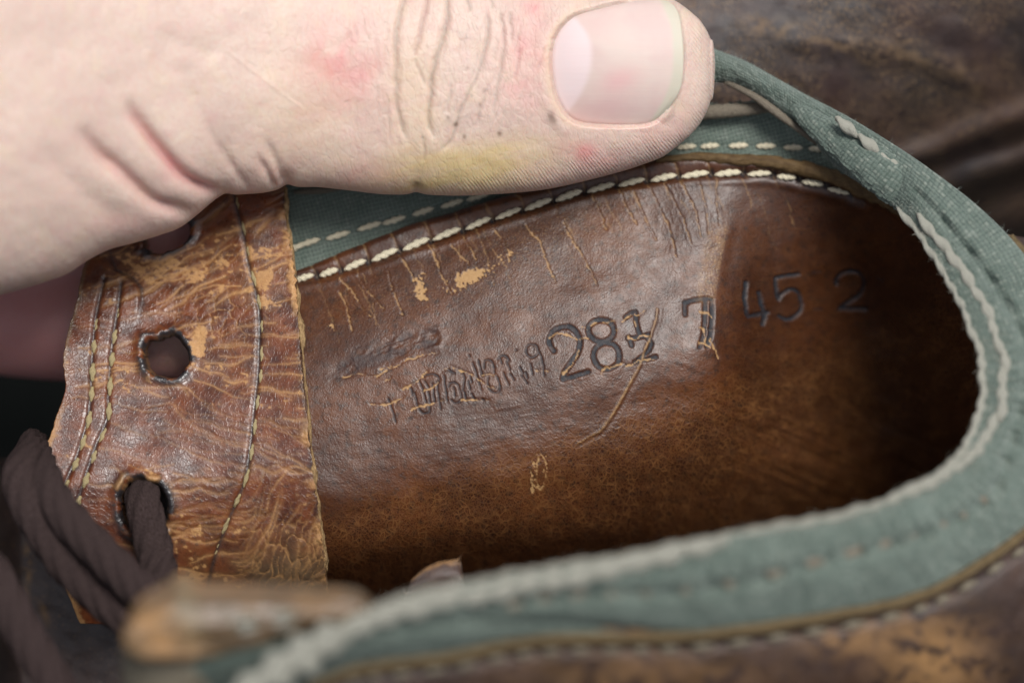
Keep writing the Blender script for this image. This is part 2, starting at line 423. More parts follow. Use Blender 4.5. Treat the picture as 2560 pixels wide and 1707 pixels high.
MAT = dict(
    lining=m_lining(), facing=m_facing(), skin=m_skin(), nail=m_nail(),
    outer=m_outer('worn_outer_leather', (0.036, 0.021, 0.017), (0.070, 0.038, 0.028), (0.36, 0.19, 0.065), 0.9, 0.9),
    outer2=m_outer('scuffed_dark_leather', (0.034, 0.028, 0.029), (0.060, 0.034, 0.030), (0.34, 0.21, 0.10), 0.7, -1.05, 0.53, 0.63),
    canvas=m_felt('green_canvas', (0.145, 0.190, 0.158), (0.200, 0.248, 0.210), weave=6.0, pale=(0.26, 0.29, 0.25)),
    felt=m_felt('green_felt', (0.104, 0.141, 0.117), (0.152, 0.196, 0.166), weave=6.0, pale=(0.30, 0.33, 0.28)),
    thread=m_plain('cream_thread', (0.60, 0.52, 0.35), (0.80, 0.74, 0.57), 0.85, 900, 0.00006, 0.2, obj=True),
    threadold=m_plain('waxed_thread', (0.30, 0.23, 0.11), (0.46, 0.38, 0.21), 0.7, 900, 0.00006, 0.3, obj=True),
    yarn=m_plain('pale_yarn', (0.46, 0.45, 0.37), (0.66, 0.65, 0.56), 0.95, 500, 0.0002, 0.15, obj=True),
    cord=m_plain('grey_cord', (0.15, 0.125, 0.095), (0.30, 0.26, 0.20), 0.9, 12, 0.0002, 0.2, (1, 4, 1)),
    lace=m_plain('brown_lace', (0.027, 0.0175, 0.0165), (0.066, 0.046, 0.044), 1.0, 13, 0.00025, 0.1, (1, 2.5, 1)),
    tan=m_plain('raw_leather_edge', (0.085, 0.058, 0.028), (0.165, 0.118, 0.060), 0.85, 4, 0.0002, 0.25),
    olive=m_plain('dull_leather_edge', (0.075, 0.042, 0.016), (0.135, 0.085, 0.035), 0.7, 4, 0.0002, 0.3),
    greytan=m_plain('grey_tan_leather', (0.15, 0.13, 0.095), (0.22, 0.19, 0.14), 0.8, 1.5, 0.0003, 0.25),
    frayed=m_plain('frayed_leather_edge', (0.20, 0.115, 0.05), (0.50, 0.34, 0.17), 0.9, 7, 0.0003, 0.2),
    fuzz=m_plain('wool_fibre', (0.26, 0.32, 0.28), (0.46, 0.50, 0.45), 0.95, 300, 0.00001, 0.1, obj=True),
    ground=m_plain('dark_ground', (0.003, 0.0035, 0.0035), (0.007, 0.0075, 0.007), 1.0, 40, 0.001, 0.0, obj=True),
)

# ------------------------------------------------------------------ ground
g = 3.0
go = build('ground', np.array([[-g, -g, 0], [g, -g, 0], [g, g, 0], [-g, g, 0]]), [np.array([[0, 1, 2, 3]])], MAT['ground'])
go['kind'] = 'structure'

# ------------------------------------------------------------------ the boot
boot = empty('leather_boot', (0, 0, 0), 'open worn brown leather boot with green felt collar and stamped lining held by a hand', 'boot')

# --- lining -------------------------------------------------------------
EDGE = np.array([(600, 712), (700, 690), (746, 676), (860, 630), (923, 605), (989, 578), (1040, 558), (1106, 538), (1179, 516), (1252, 494), (1325, 475), (1400, 455),
                 (1490, 430), (1580, 410), (1640, 400), (1700, 394), (1828, 398), (1956, 410), (2029, 425), (2102, 448), (2157, 474), (2212, 498), (2263, 530), (2400, 600), (2640, 720)], float)
def edge_v(u): return herm(EDGE[:, 0], EDGE[:, 1], u)
LU = [600, 1000, 1400, 1650, 1790, 1950, 2200, 2450, 2640]
LT = [0, .22, .45, .62, .72, .82, 1.0]
LZ = [[-7.2, -1.5, 1.1, 1.0, -2.0, -11, -34],
      [-7.2, -1.5, 1.3, 0.9, -3.0, -14, -38],
      [-7.2, -2.2, 1.0, -0.8, -6.5, -19, -42],
      [-7.2, -3.2, -0.6, -4.6, -12., -25, -46],
      [-7.0, -4.0, -2.6, -8.5, -17., -30, -48],
      [-6.6, -9.5, -12., -17., -25., -35, -50],
      [-3.0, -15., -22., -27., -32., -39, -50],
      [3.0, -6.0, -16., -24., -29., -35, -48],
      [10., 8.0, 6.0, 2.0, -3.0, -10, -24]]
VB = 1680.0
def lin_z(u, v):
    e = edge_v(u); return tensor(LU, LT, LZ, u, (v - e) / (VB - e))

du = 2.5
uu = np.arange(640, 2630, du); rows = 440
e = edge_v(uu); tt = np.linspace(0, 1, rows)
U = np.broadcast_to(uu[None, :], (rows, len(uu))).copy(); V = e[None, :] + (VB - e[None, :]) * tt[:, None]
Z = lin_z(U, V)
below = V - edge_v(U)                              # distance below the top edge
Uw = U + 3.0*fbm(U/14, V/14, 3, 3) + 2.2*noise(U/6, V/6, 4); Vw = V + 3.0*fbm(U/14, V/14, 11, 3) + 2.2*noise(U/6, V/6, 12)     # ragged copies for cracks
disp = 0.22*fbm(U/160, V/110, 21, 3) + 0.015*fbm(U/18, V/18, 25, 3)
wear = np.zeros_like(U); ink = np.zeros_like(U); dust = np.zeros_like(U)

# stitch row along the top edge
ROW = np.array([(700, 706), (760, 694), (823, 683), (879, 665), (960, 639), (1036, 610), (1117, 586), (1194, 559), (1267, 534), (1344, 512), (1424, 486), (1501, 468), (1581, 455),
                (1654, 444), (1740, 435), (1817, 433), (1901, 433), (1963, 439), (2033, 457), (2095, 475), (2160, 502)], float)
dr = pdist(U, V, ROW, 60)
disp -= 0.30*np.exp(-(dr/9)**2); disp += 0.30*np.exp(-((below-14)/13)**2) * (U < 2300)
disp += 0.14*np.exp(-((dr-22)/10)**2) * (V > herm(ROW[:, 0], ROW[:, 1], np.clip(U, 700, 2160)))
HOLES = [tuple((ROW[i] + ROW[i+1]) / 2) for i in range(len(ROW)-1)]
for (a, b) in HOLES:
    gsh = np.exp(-(((U-a)/7)**2 + ((V-b)/9)**2)); disp -= 0.35*gsh; ink = np.maximum(ink, np.clip(gsh*1.6, 0, 0.95))
    # a pucker crack crossing the rim at every stitch hole
    j = rng.uniform(-6, 6, 4)
    q, pp = pdist(Uw, Vw, [(a - 20 + j[0], b - 46), (a - 6 + j[1], b - 20), (a, b), (a + 10 + j[2], b + 14 + rng.uniform(0, 24))], 30, taper=True)
    k = np.exp(-(q/(1.9))**2)*np.clip(1.1-pp, 0, 1); disp -= 0.14*np.exp(-(q/5)**2)*np.clip(1.2-pp, 0, 1); wear = np.maximum(wear, 0.45*k)

def crack(pts, w=2.2, amp=0.85, depth=0.16, raise_=0.0):
    global disp, wear
    q, pp = pdist(Uw, Vw, pts, 30, taper=True)
    tp = np.clip(1.15 - pp*0.55, 0.25, 1) * np.clip(0.66 + 0.95*noise(U/15, V/15, 77), 0.05, 1.3)
    k = np.exp(-(q/(w*np.clip(tp, 0.3, 1.3)))**2)*np.clip(tp*2, 0, 1)
    wear = np.maximum(wear, np.clip(amp*k*1.15, 0, 1)); disp -= depth*np.exp(-(q/(w*2.0))**2)
    if raise_: disp += raise_*np.exp(-((q-w*3)/(w*2.2))**2)

def c5(p): return [(850 + x*.36565, 570 + y*.36565) for x, y in p]
for p in ([(400,190),(460,260),(500,350),(520,400)], [(600,110),(650,200),(700,330),(760,450)], [(840,50),(900,160),(930,220)], [(1050,0),(1100,70),(1150,170)],
          [(1270,-20),(1370,110),(1410,210),(1470,370)], [(1530,-30),(1610,120),(1680,230),(1760,390)], [(0,350),(100,460),(150,550),(210,600)], [(0,440),(50,540),(80,700)],
          [(330,310),(380,480),(430,590)], [(130,330),(180,420),(300,560)], [(760,120),(830,190),(880,250)]):
    crack(c5(p), 1.35, 0.62, 0.06, 0.02)
for p in ([(1618,462),(1645,510),(1673,570),(1690,640)], [(1585,478),(1610,540),(1640,600)], [(1700,455),(1735,520),(1752,590)], [(1745,450),(1765,520),(1772,585)],
          [(1660,458),(1690,510),(1712,560),(1728,610)], [(1790,448),(1790,500),(1800,560)], [(1545,470),(1568,520),(1590,560)], [(1480,490),(1500,530),(1515,575)]):
    crack(p, 1.3, 0.45, 0.06, 0.03)
for k in range(26):                                # many hair cracks hanging from the stitching
    a = rng.uniform(770, 2000); v0 = float(edge_v(np.array([a]))[0]) + rng.uniform(40, 95); L = rng.uniform(35, 150); s = rng.uniform(0.1, 0.6)
    crack([(a, v0), (a + s*L*.4 + rng.uniform(-5, 5), v0 + L*.4), (a + s*L*.7 + rng.uniform(-6, 6), v0 + L*.7), (a + s*L, v0 + L)], rng.uniform(0.9, 1.4), rng.uniform(.12, .32), 0.01)

# the tear crossing the size stamp
def c3(p): return [(1340 + x*.2423, 740 + y*.2423) for x, y in p]
TEAR = c3([(1255,130),(1235,260),(1205,340),(1170,450),(1120,560),(1085,680),(1010,830),(950,930),(900,1030),(850,1120),(780,1230),(710,1330),(650,1400),(560,1440),(500,1480),(430,1510)])
q, pp = pdist(Uw*0.4+U*0.6, Vw*0.4+V*0.6, TEAR, 40, taper=True)
tw = 1.6 * (0.35 + 0.9*np.sin(np.pi*np.clip(pp*0.9+0.08, 0, 1)))
k = np.exp(-(q/np.maximum(tw, 1))**2)
disp += 0.07*np.exp(-(q/(tw*1.8))**2); disp -= 0.06*np.exp(-((U-(1340+.2423*1000)) * 0 + (pdist(U-9, V-4, TEAR, 40)/5.0))**2)
# stamped figures
def stamp(lines, w, depth, amount, smooth=True):
    global disp, ink
    d = np.full(U.shape, 40.0)
    Us = U + 1.2*fbm(U/9, V/9, 41, 2); Vs = V + 1.2*fbm(U/9, V/9, 43, 2)
    for l in lines: d = np.minimum(d, pdist(Us, Vs, l, 40, smooth))
    disp -= 0.33*depth*sstep(w*1.35, w*0.55, d); disp += depth*0.03*np.exp(-((d - w*1.7)/(w*0.6))**2)
    ink = np.maximum(ink, amount*sstep(w*1.15, w*0.7, d)*np.clip(0.92 + 0.35*noise(U/7, V/7, 47), 0, 1))
def ell(cx, cy, rx, ry, n=20): return [(cx + rx*math.cos(a), cy + ry*math.sin(a)) for a in np.linspace(0, 2*math.pi, n)]
stamp([c3([(185,565),(150,520),(130,460),(150,400),(200,345),(280,320),(360,325),(420,380),(450,450),(450,520),(425,590),(380,660),(330,730),(290,800),(275,855)]), c3([(275,858),(400,825),(535,785)]),
       c3(ell(672,355,133,112)), c3(ell(727,618,135,138))], 6.0, 0.42, 0.95)
stamp([c3([(920,215),(975,180),(1030,165)]), c3([(1030,165),(1040,290),(1070,380)]), c3([(950,430),(1060,422),(1160,400)]), c3([(1140,410),(1185,480),(1160,560),(1060,650)]), c3([(975,450),(985,510)]),
       c3([(1020,680),(1130,655),(1240,628)])], 5.4, 0.40, 0.93)
stamp([c3([(1540,190),(1535,75)]), c3([(1535,70),(1640,38),(1790,25)]), c3([(1745,60),(1745,200),(1735,330),(1725,430),(1690,525)]), c3([(1812,40),(1815,190),(1805,330),(1795,420),(1760,515)])], 5.6, 0.42, 0.93)
def c6(p): return [(1700 + x*.36565, 570 + y*.36565) for x, y in p]
stamp([c6([(450,375),(445,480),(458,570),(470,603)]), c6([(470,603),(600,578)]), c6([(540,440),(560,520),(582,600),(568,660)])], 5.2, 0.58, 0.97)
stamp([c6([(810,315),(720,328),(650,340)]), c6([(650,340),(658,420),(672,490)]), c6([(672,490),(700,450),(760,420),(810,440),(832,510),(822,570),(780,610),(730,625),(680,600)]),
       c6([(1070,385),(1080,340),(1130,305),(1190,300),(1240,330),(1255,400),(1220,460),(1150,505),(1090,550)]), c6([(1090,550),(1270,550)]),], 4.2, 0.60, 0.97)
stamp([c6([(910,302),(962,300)]), c6([(922,555),(965,555)]), c6([(1345,342),(1388,356)])], 2.6, 0.12, 0.45)
def c2(p): return [(940 + x*.20408, 760 + y*.20408) for x, y in p]
stamp([c2(p) for p in ([(530,940),(570,1050),(610,1200)], [(520,1270),(560,1330),(640,1330),(660,1250)], [(580,880),(700,858),(770,900),(760,960)], [(750,1000),(770,1150),(790,1290)], [(600,950),(640,1010)],
       [(880,800),(960,850)], [(890,1010),(900,970),(960,960),(1010,1010),(1040,1130),(1030,1190),(960,1210),(920,1170)], [(1050,830),(1080,900),(1060,1060)], [(1180,720),(1220,830),(1250,930),(1290,1050)],
       [(1320,780),(1330,700),(1380,680),(1430,720),(1450,830)], [(1370,900),(1380,1020),(1430,1080),(1500,1070),(1520,1000),(1480,880)], [(1490,680),(1520,640),(1580,630),(1630,690)], [(1520,650),(1540,720)],
       [(1650,860),(1690,930)], [(1760,770),(1800,850)], [(1780,870),(1850,970)], ell(1910,570,75,80,14), [(1990,570),(2040,700),(2060,880)], [(1890,730),(1920,860)], [(150,1150),(200,1300),(240,1440)],
       [(1170,1100),(1210,1170)], [(1300,1160),(1320,1180)], [(1705,560),(1715,570)], [(1135,625),(1150,640)], [(470,1090),(490,1170),(505,1250)], [(690,980),(705,1080),(715,1190)], [(830,880),(845,1000),(870,1180)], [(1080,1080),(1105,1180)], [(1150,880),(1170,960)], [(1250,690),(1275,780),(1300,880)], [(1560,840),(1590,920),(1620,980)], [(1600,700),(1640,800)], [(640,1080),(660,1200)], [(950,1020),(965,1120)], [(1130,940),(1150,1040)], [(430,1030),(450,1120)], [(1830,840),(1850,900)])], 2.3, 0.30, 0.72)
for p in ([(1105,560+0),(1140,575)],): pass
# cracks through the stamps
for p in ([(130,430),(200,390),(290,385),(370,420),(430,445),(535,430)], [(280,800),(340,740),(380,690),(430,620),(445,550)], [(480,330),(540,350)], [(570,300),(640,270),(720,265),(810,250)], [(750,340),(840,340)],
          [(670,800),(710,745),(780,735),(850,700),(920,690)], [(880,270),(940,220),(1000,185),(1070,180),(1110,150)], [(945,420),(1010,445),(1100,410),(1160,405)], [(920,730),(1010,700),(1090,660),(1240,650)],
          [(1020,270),(1040,330)], [(1700,160),(1770,180),(1820,210)], [(1690,330),(1770,345),(1850,355)], [(1740,350),(1745,470)], [(1680,480),(1740,490),(1800,520)], [(1790,440),(1850,560),(1870,640)], [(0,770),(130,775)]):
    crack(c3(p), 1.7, 0.9, 0.05)
for p in ([(-400,900),(-200,860),(0,880),(100,830),(180,790)], [(60,790),(230,760),(320,710),(480,650),(760,590)], [(100,950),(180,910)], [(-60,1230),(180,1220),(280,1160),(330,1130)], [(330,1040),(450,980),(550,900),(620,810)],
          [(590,1060),(690,1020),(790,940)], [(430,1300),(520,1260),(650,1230),(820,1190)], [(800,840),(880,770),(920,750),(1000,800),(1100,840),(1230,900),(1350,1000),(1440,1030)], [(1040,1170),(1200,1180),(1390,1180)],
          [(1300,860),(1440,860)]):
    crack(c2(p), 1.6, 0.9, 0.06)
wear = np.maximum(wear, np.clip(k*1.1, 0, 1)*0.60*(0.8 + 0.5*noise(U/9, V/9, 55)))
for p in (ell(1347, 1178, 20, 44, 16), [(1346, 1140), (1343, 1180), (1345, 1222)]): crack(p, 1.7, 0.8, 0.03)
# wrinkled pressed patch above the maker's stamp
PATCH = c2([(-550,760),(-300,560),(0,420),(330,330),(620,240),(780,260),(870,390),(800,550),(560,630),(300,720),(0,800),(-300,900),(-560,960)])
sdp = sdist(U, V, PATCH, 60); pin = sstep(8, -22, sdp)
disp += pin*(-0.10 + 0.26*(ridge(Uw/52 + Vw/90, Vw/22 + Uw/60, 51, 3) - 0.6)); disp += 0.15*np.exp(-((sdp+9)/8)**2)*sstep(1040, 1090, U)
ink = np.maximum(ink, 0.55*pin*sstep(-.5, .4, fbm(U/20, V/20, 57, 3)))
# worn through tan flakes
fl = 0.55*fbm(U/14, V/14, 61, 3, 0.6) + 0.75*fbm(U/6.5, V/6.5, 63, 2, 0.7)
blot = gauss2(U, V, 1175, 690, 32, 17, -0.25)*1.35 + gauss2(U, V, 1050, 728, 15, 38, -0.25)*1.3 + gauss2(U, V, 1240, 660, 75, 26, -0.5)*0.55 + gauss2(U, V, 1140, 712, 60, 22, -.4)*0.55 + gauss2(U, V, 1060, 695, 15, 22)*0.5
blot += gauss2(U, V, 826, 822, 14, 20)*0.9 + gauss2(U, V, 1333, 1175, 7, 45, 0.1)*0.9 + gauss2(U, V, 1364, 1172, 6, 38)*0.9 + gauss2(U, V, 1342, 1215, 14, 16)*0.7
wear = np.maximum(wear, 0.95*sstep(0.62, 0.78, blot*0.82 + 0.85*fl*np.clip(blot*3, 0, 1))); disp -= 0.05*sstep(0.62, 0.78, blot*0.82 + 0.85*fl*np.clip(blot*3, 0, 1))
# dusty bloom and the rubbed heel seam
dust = 0.50*gauss2(U, V, 1330, 620, 260, 95, -0.45) + 0.25*gauss2(U, V, 1560, 600, 160, 100) + 0.35*gauss2(U, V, 900, 760, 160, 60, -.3) + 0.35*gauss2(U, V, 905, 1230, 60, 26)
SEAM = [(1830, 540), (1812, 610), (1798, 690), (1786, 760), (1790, 850), (1795, 905)]
ds, ps = pdist(U, V, SEAM, 70, taper=True); side = U - herm([540, 610, 690, 760, 850, 905], [1830, 1812, 1798, 1786, 1790, 1795], np.clip(V, 540, 905))
band = sstep(2, -3, side)*sstep(-62, -34, side)*sstep(545, 600, V)*sstep(775, 730, V)
dust = np.maximum(dust, 1.3*band); wear = np.maximum(wear, 0.24*band*sstep(-.45, .35, fl))
disp += 0.05*np.exp(-(ds/16)**2)*sstep(520, 580, V)*sstep(920, 800, V); disp -= 0.05*np.exp(-((side-20)/16)**2)*sstep(540, 600, V)*sstep(900, 780, V)
# soft wrinkles: horizontal under the crest, radiating at the heel
wr = ridge(U/70 + V/260, V/13 + U/90, 71, 3)
disp += 0.07*(wr-.6)*gauss2(U, V, 1230, 1060, 420, 90, -0.15) + 0.07*(ridge(U/34, V/46, 73, 3)-.6)*gauss2(U, V, 1700, 560, 150, 110)
disp += 0.30*(ridge(U/200 + V/150, V/26 - U/60, 75, 2)-.6)*gauss2(U, V, 2050, 1120, 320, 160, 0.2)
stain_shade = 0.42*sstep(-30, 120, (U - herm([400, 700, 900, 1100, 1300, 1700], [1835, 1800, 1800, 1720, 1560, 1250], V)) + 60*fbm(U/90, V/90, 91, 4))      # heel half darker: dark worn leather, plus interior shade put into the colour
crk = np.clip(0.22 + 0.9*sstep(1000, 1130, V + 0.34*(U-1500)) , 0, 1)
N = normals(Pt(U, V, Z)); G = Pt(U, V, Z) + N*(disp[..., None]*0.001)
lining = sheet('lining', G, MAT['lining'], boot, dict(wear=wear, ink=ink, dust=np.clip(dust, 0, 1), crk=crk, stain_shade=stain_shade), np.stack([U, V], -1)/100, skirt=1.4, edge_attr=dict(ink=0.6))

# --- stitches ------------------------------------------------------------
def stitch_mesh(name, mat, tw=7.0, sag=0.7, rings=23, n=12):
    x = np.linspace(-.5, .5, rings); pr = np.sqrt(np.clip(1 - (2*np.abs(x))**3.2, 0.02, 1)); th = np.linspace(0, 2*np.pi, n, endpoint=False)
    R = pr[:, None]*(1 + 0.22*np.cos(2*th[None, :] - 2*np.pi*tw*x[:, None]*0.5))*(1 + 0.08*np.sin(9*x[:, None] + 1))
    V = np.stack([np.repeat(x, n).reshape(rings, n), R*np.cos(th), R*np.sin(th) - sag*(2*np.abs(x[:, None]))**3], -1).reshape(-1, 3)
    F = gridfaces(rings, n, True)
    me_o = build(name, V, [F], mat); me = me_o.data; bpy.data.objects.remove(me_o); return me
SM = dict(grey=stitch_mesh('stitch', MAT['cord'], 4), dark=stitch_mesh('stitch', MAT['greytan'], 4), cream=stitch_mesh('stitch', MAT['thread']), old=stitch_mesh('stitch', MAT['threadold'], 4), yarn=stitch_mesh('stitch', MAT['yarn'], 3, 0.5, 15, 12))

def stitch(kind, A, B, w, parent, nrm=None, lift=0.0, hgt=0.75):
    A = Vector(A); B = Vector(B); x = (B-A); L = x.length; x.normalize(); nz = Vector(nrm if nrm is not None else TOW)
    y = nz.cross(x).normalized(); z = x.cross(y)
    o = bpy.data.objects.new('stitch', SM[kind]); link(o)
    m = Matrix((( x.x*L, y.x*w, z.x*w*hgt, 0), (x.y*L, y.y*w, z.y*w*hgt, 0), (x.z*L, y.z*w, z.z*w*hgt, 0), (0, 0, 0, 1)))
    m.translation = (A+B)/2 + z*lift
    o.parent = parent; o.matrix_world = m if False else m; o.matrix_basis = m
    return o

def surf(zf):
    return lambda u, v: Pt(u, v, zf(np.array([u], float), np.array([v], float))[0])
Ls = surf(lin_z)
for i in range(1, len(ROW)-1):
    a = (ROW[i-1] + ROW[i])/2; b = (ROW[i] + ROW[i+1])/2; d = b-a; dn = d/np.hypot(*d); j = rng.uniform(-2.5, 2.5, 4)
    p0 = a + dn*(7 + j[0]); p1 = b - dn*(5 + j[1]); n0 = np.array([dn[1], -dn[0]])*1.5*j[2]
    p0 = p0 + np.array([0, 3.5]); p1 = p1 - np.array([0, 3.0])
    zt = -0.15
    A = Ls(*p0); B = Ls(*p1)
    stitch('cream', A, B, 0.0076*0.046875*(1 + 0.1*j[3]/2.5)*1.05, lining, TOW*0.85 + UP*0.35, 0.00008)

# --- canvas strip behind the lining ---------------------------------------
CU = [660, 1000, 1500, 1800, 2000, 2150, 2300]
def can_z(u, v): return herm(CU, [-9.3, -9.3, -9.4, -9.2, -8.6, -6.5, -3.0], u) + 0.0*v + (v-430)*0.0042*np.clip((v < 700), 0, 1)
uc = np.arange(680, 2110, 2.3); rc = 170
top = herm([660, 1000, 1400, 1700, 1800, 1900, 2000, 2100, 2240], [380, 330, 280, 262, 262, 255, 290, 340, 420], uc); bot = edge_v(uc) + 40
Uc = np.broadcast_to(uc[None], (rc, len(uc))).copy(); Vc = top[None] + (bot-top)[None]*np.linspace(0, 1, rc)[:, None]
dc = 0.10*fbm(Uc/90, Vc/60, 5, 3)
CROW1 = [(735, 622), (771, 608), (845, 590), (923, 567), (985, 552), (1058, 530), (1132, 510), (1197, 492), (1270, 470), (1340, 452)]
CROW2 = [(1655, 372), (1715, 369), (1773, 367), (1846, 366), (1916, 367), (1982, 371), (2047, 375), (2100, 386)]
for r_ in (CROW1, CROW2): dc -= 0.25*np.exp(-(pdist(Uc, Vc, r_, 40)/9)**2)
hw, gp, fk = cloth(Uc*0.966 - Vc*0.26, Vc*0.966 + Uc*0.26, 10.0, 31); dc += 0.16*hw
Gc = Pt(Uc, Vc, can_z(Uc, Vc) + dc)
canvas = sheet('canvas_strip', Gc, MAT['canvas'], boot, dict(gap=gp, fleck=fk), np.stack([Uc, Vc + 0.33*Uc*(Uc < 1500)], -1)/100, skirt=1.0)
Cs = surf(can_z)
for r_, L in ((CROW1, 30), (CROW2, 24)):
    r_ = np.array(r_, float); 
    for i in range(len(r_)):
        t = (r_[min(i+1, len(r_)-1)] - r_[max(i-1, 0)]); t /= np.hypot(*t); jj = rng.uniform(-3, 3, 2)
        p0 = r_[i] - t*(L+jj[0]); p1 = r_[i] + t*(L+jj[1]) - np.array([0, 2.0])
        stitch('cream', Cs(*p0), Cs(*p1), 0.0072*0.046875, canvas, TOW, 0.00022)
cp = [(735, 481, -8.7), (775, 479, -8.4), (815, 476, -8.4), (860, 470, -8.8)]
tube('edge_cord', cp, [4, 7, 7, 4], MAT['cord'], boot, 10, 8, twist=4.0, tw_n=3)
tube('edge_cord', [(1720, 285, -8.6), (1770, 281, -8.0), (1830, 277, -7.8), (1890, 273, -7.6), (1935, 272, -7.8), (1975, 285, -8.4)], [17, 18, 17, 14, 9, 5], MAT['cord'], boot, 14, 8, twist=3.0, tw_n=3)

# rolled raw edge of the leather at the heel side
ez = lambda u, v, d: float(lin_z(np.array([u], float), np.array([v], float))[0]) + d
RP = [(1640, 404), (1700, 398), (1764, 396), (1828, 402), (1892, 405), (1956, 414), (2029, 430), (2102, 455), (2157, 480), (2212, 506), (2263, 538), (2310, 575)]
tube('lining_edge', [(a, b - 3, ez(a, b + 2, 0.3)) for a, b in RP], [6, 9, 12, 14, 15, 16, 18, 19, 19, 17, 14, 9], MAT['olive'], boot, 14, 10, flat=0.8, rough=0.25)

# --- eyelet facing ---------------------------------------------------------
FL = np.array([(420, 345), (520, 290), (600, 250), (691, 212), (760, 197), (848, 172), (928, 161), (983, 165), (1020, 154), (1075, 135), (1140, 113), (1228, 105), (1350, 130), (1560, 200)], float)
FR = np.array([(420, 714), (570, 722), (618, 731), (716, 745), (775, 749), (844, 756), (928, 762), (1009, 771), (1140, 782), (1247, 794), (1320, 804), (1411, 814), (1459, 817), (1560, 820)], float)
FU = [60, 250, 450, 650, 830]; FV = [420, 600, 760, 930, 1090, 1230, 1400, 1560]
FZ = [[-9, -8.5, -5., -1.5, 1.2, 2.6, 2.2, 0.0], [-9, -8.6, -5.6, -2.2, 0.6, 2.2, 0.9, -4.], [-9, -8.4, -5.6, -2.4, 0.6, 1.9, -0.5, -7.],
      [-8.2, -6.4, -3.8, -1.0, 1.3, 1.9, -1.0, -9.], [-7.4, -5.4, -2.5, 0.6, 2.2, 2.0, -1.4, -10.]]
def fac_z(u, v): return tensor(FU, FV, FZ, u, v)
vv = np.arange(420, 1540, 2.6); nc = 270; ss = np.linspace(0, 1, nc)
uL = herm(FL[:, 0], FL[:, 1], vv) + 3*fbm(vv/20, vv*0, 5, 3); uR = herm(FR[:, 0], FR[:, 1], vv) + 3.0*fbm(vv/13, vv*0+4, 6, 3) + 2.5*noise(vv/6, vv*0, 8)
U = uL[:, None] + (uR-uL)[:, None]*ss[None]; V = np.broadcast_to(vv[:, None], U.shape).copy(); Z = fac_z(U, V)
er = (uR[:, None] - U); el = U - uL[:, None]
wx = 24*fbm(U/60, V/60, 101, 4); wy = 24*fbm(U/60, V/60, 103, 4)
# radiating, mostly sideways cracks; small cells right of the hole, slanted long cells low right
def cells(su, sv, ang, seed, width):
    c, s = math.cos(ang), math.sin(ang); x = (U+wx)*c + (V+wy)*s; y = -(U+wx)*s + (V+wy)*c
    f1, f2, cid = worley(x/su, y/sv, seed); return np.exp(-((f2-f1)/width)**2), f1, cid, f2-f1
cB, fB, iB, eB = cells(48, 30, -0.35, 2, 0.05); cC, fC, iC, eC = cells(50, 19, -1.15, 3, 0.10)
wB = gauss2(U, V, 560, 800, 120, 90); wC = sstep(0, 180, V - 1190)*sstep(-40, 100, U - 590)
nl = fbm(U/55, V/32, 111, 4, 0.6); nf = fbm(U/12, V/9, 115, 4, 0.6); nb = fbm(U/130, V/75, 117, 3)
amt = np.clip(0.30 + 0.5*gauss2(U, V, 470, 680, 190, 75) + 0.45*gauss2(U, V, 660, 700, 90, 140) + 0.35*gauss2(U, V, 300, 960, 110, 60) + 0.3*gauss2(U, V, 560, 960, 120, 50) + 0.25*gauss2(U, V, 560, 1330, 160, 70)
              - 0.40*gauss2(U, V, 450, 1085, 230, 50) - 0.35*gauss2(U, V, 250, 820, 70, 80) - 0.25*gauss2(U, V, 690, 520, 60, 60) - 0.2*gauss2(U, V, 580, 1210, 90, 40) + 0.45*nb, 0, 1.2)
lines = np.zeros_like(U); disp = 0.24*fbm(U/130, V/85, 141, 2) + 0.02*nl + 0.008*nf
def flow(a, b):
    if a > 600 and b > 1180: return -1.15 + rng.normal(0, .2)
    if b < 780: return -0.36 - 0.25*(b < 640) + rng.normal(0, .12)
    if b < 1030: return 0.55*math.atan2(b-903, max(a-424, 40)) if a > 424 else rng.normal(0, .25)
    if b < 1200: return 0.22 + rng.normal(0, .12)
    return rng.normal(-0.02, .10)
for k_ in range(230):
    a = rng.uniform(170, 790); b = rng.uniform(480, 1440); p_ = [(a, b)]; L_ = int(rng.integers(3, 13)); an = flow(a, b)
    for q_ in range(L_):
        an = 0.7*an + 0.3*flow(*p_[-1]) + rng.normal(0, .13); p_.append((p_[-1][0] + 17*math.cos(an), p_[-1][1] + 17*math.sin(an)))
    w_l = rng.uniform(1.3, 3.2)*(1.6 if k_ % 9 == 0 else 1); am = rng.uniform(.35, 1.0)
    q, pp = pdist(U + 0.35*wx, V + 0.35*wy, p_, 26, taper=True); e_l = np.exp(-(q/(w_l*np.clip(0.5 + 1.2*np.sin(np.pi*np.clip(pp, 0.02, 1)) * (0.8 + .5*nf), .3, 2)))**2)
    lines = np.maximum(lines, am*e_l); lines = np.maximum(lines, 0.32*am*np.exp(-(q/(w_l*3.6))**2)); disp -= 0.022*am*np.exp(-(q/(w_l*1.6))**2) - 0.012*np.exp(-((q-w_l*3)/(w_l*2))**2)*(q < 25)
net = np.clip(cB*wB*0.75 + cC*wC*0.85, 0, 1); pil = eB*wB + eC*wC
wear = np.clip(np.maximum(lines*np.clip(amt + 0.25, 0, 1.1), net*0.8), 0, 1)
soft = sstep(0.25, 1.0, amt + 0.8*nl + 0.25*nf)*0.18                       # rubbed, paler leather between the cracks
wear = np.maximum(wear, soft)
wear = np.maximum(wear, sstep(0.66, 0.86, nl*0.75 + nf*0.50 + amt*0.75)*0.9)
edgep = sstep(-0.15, 0.35, fbm(V/55, V*0 + 3, 119, 3) + 0.5*gauss2(U, V, 740, 690, 200, 70) - 0.15)
rough_e = sstep(30 + 30*nl, 3, er + 14*nf)*edgep
wear = np.maximum(wear, rough_e)
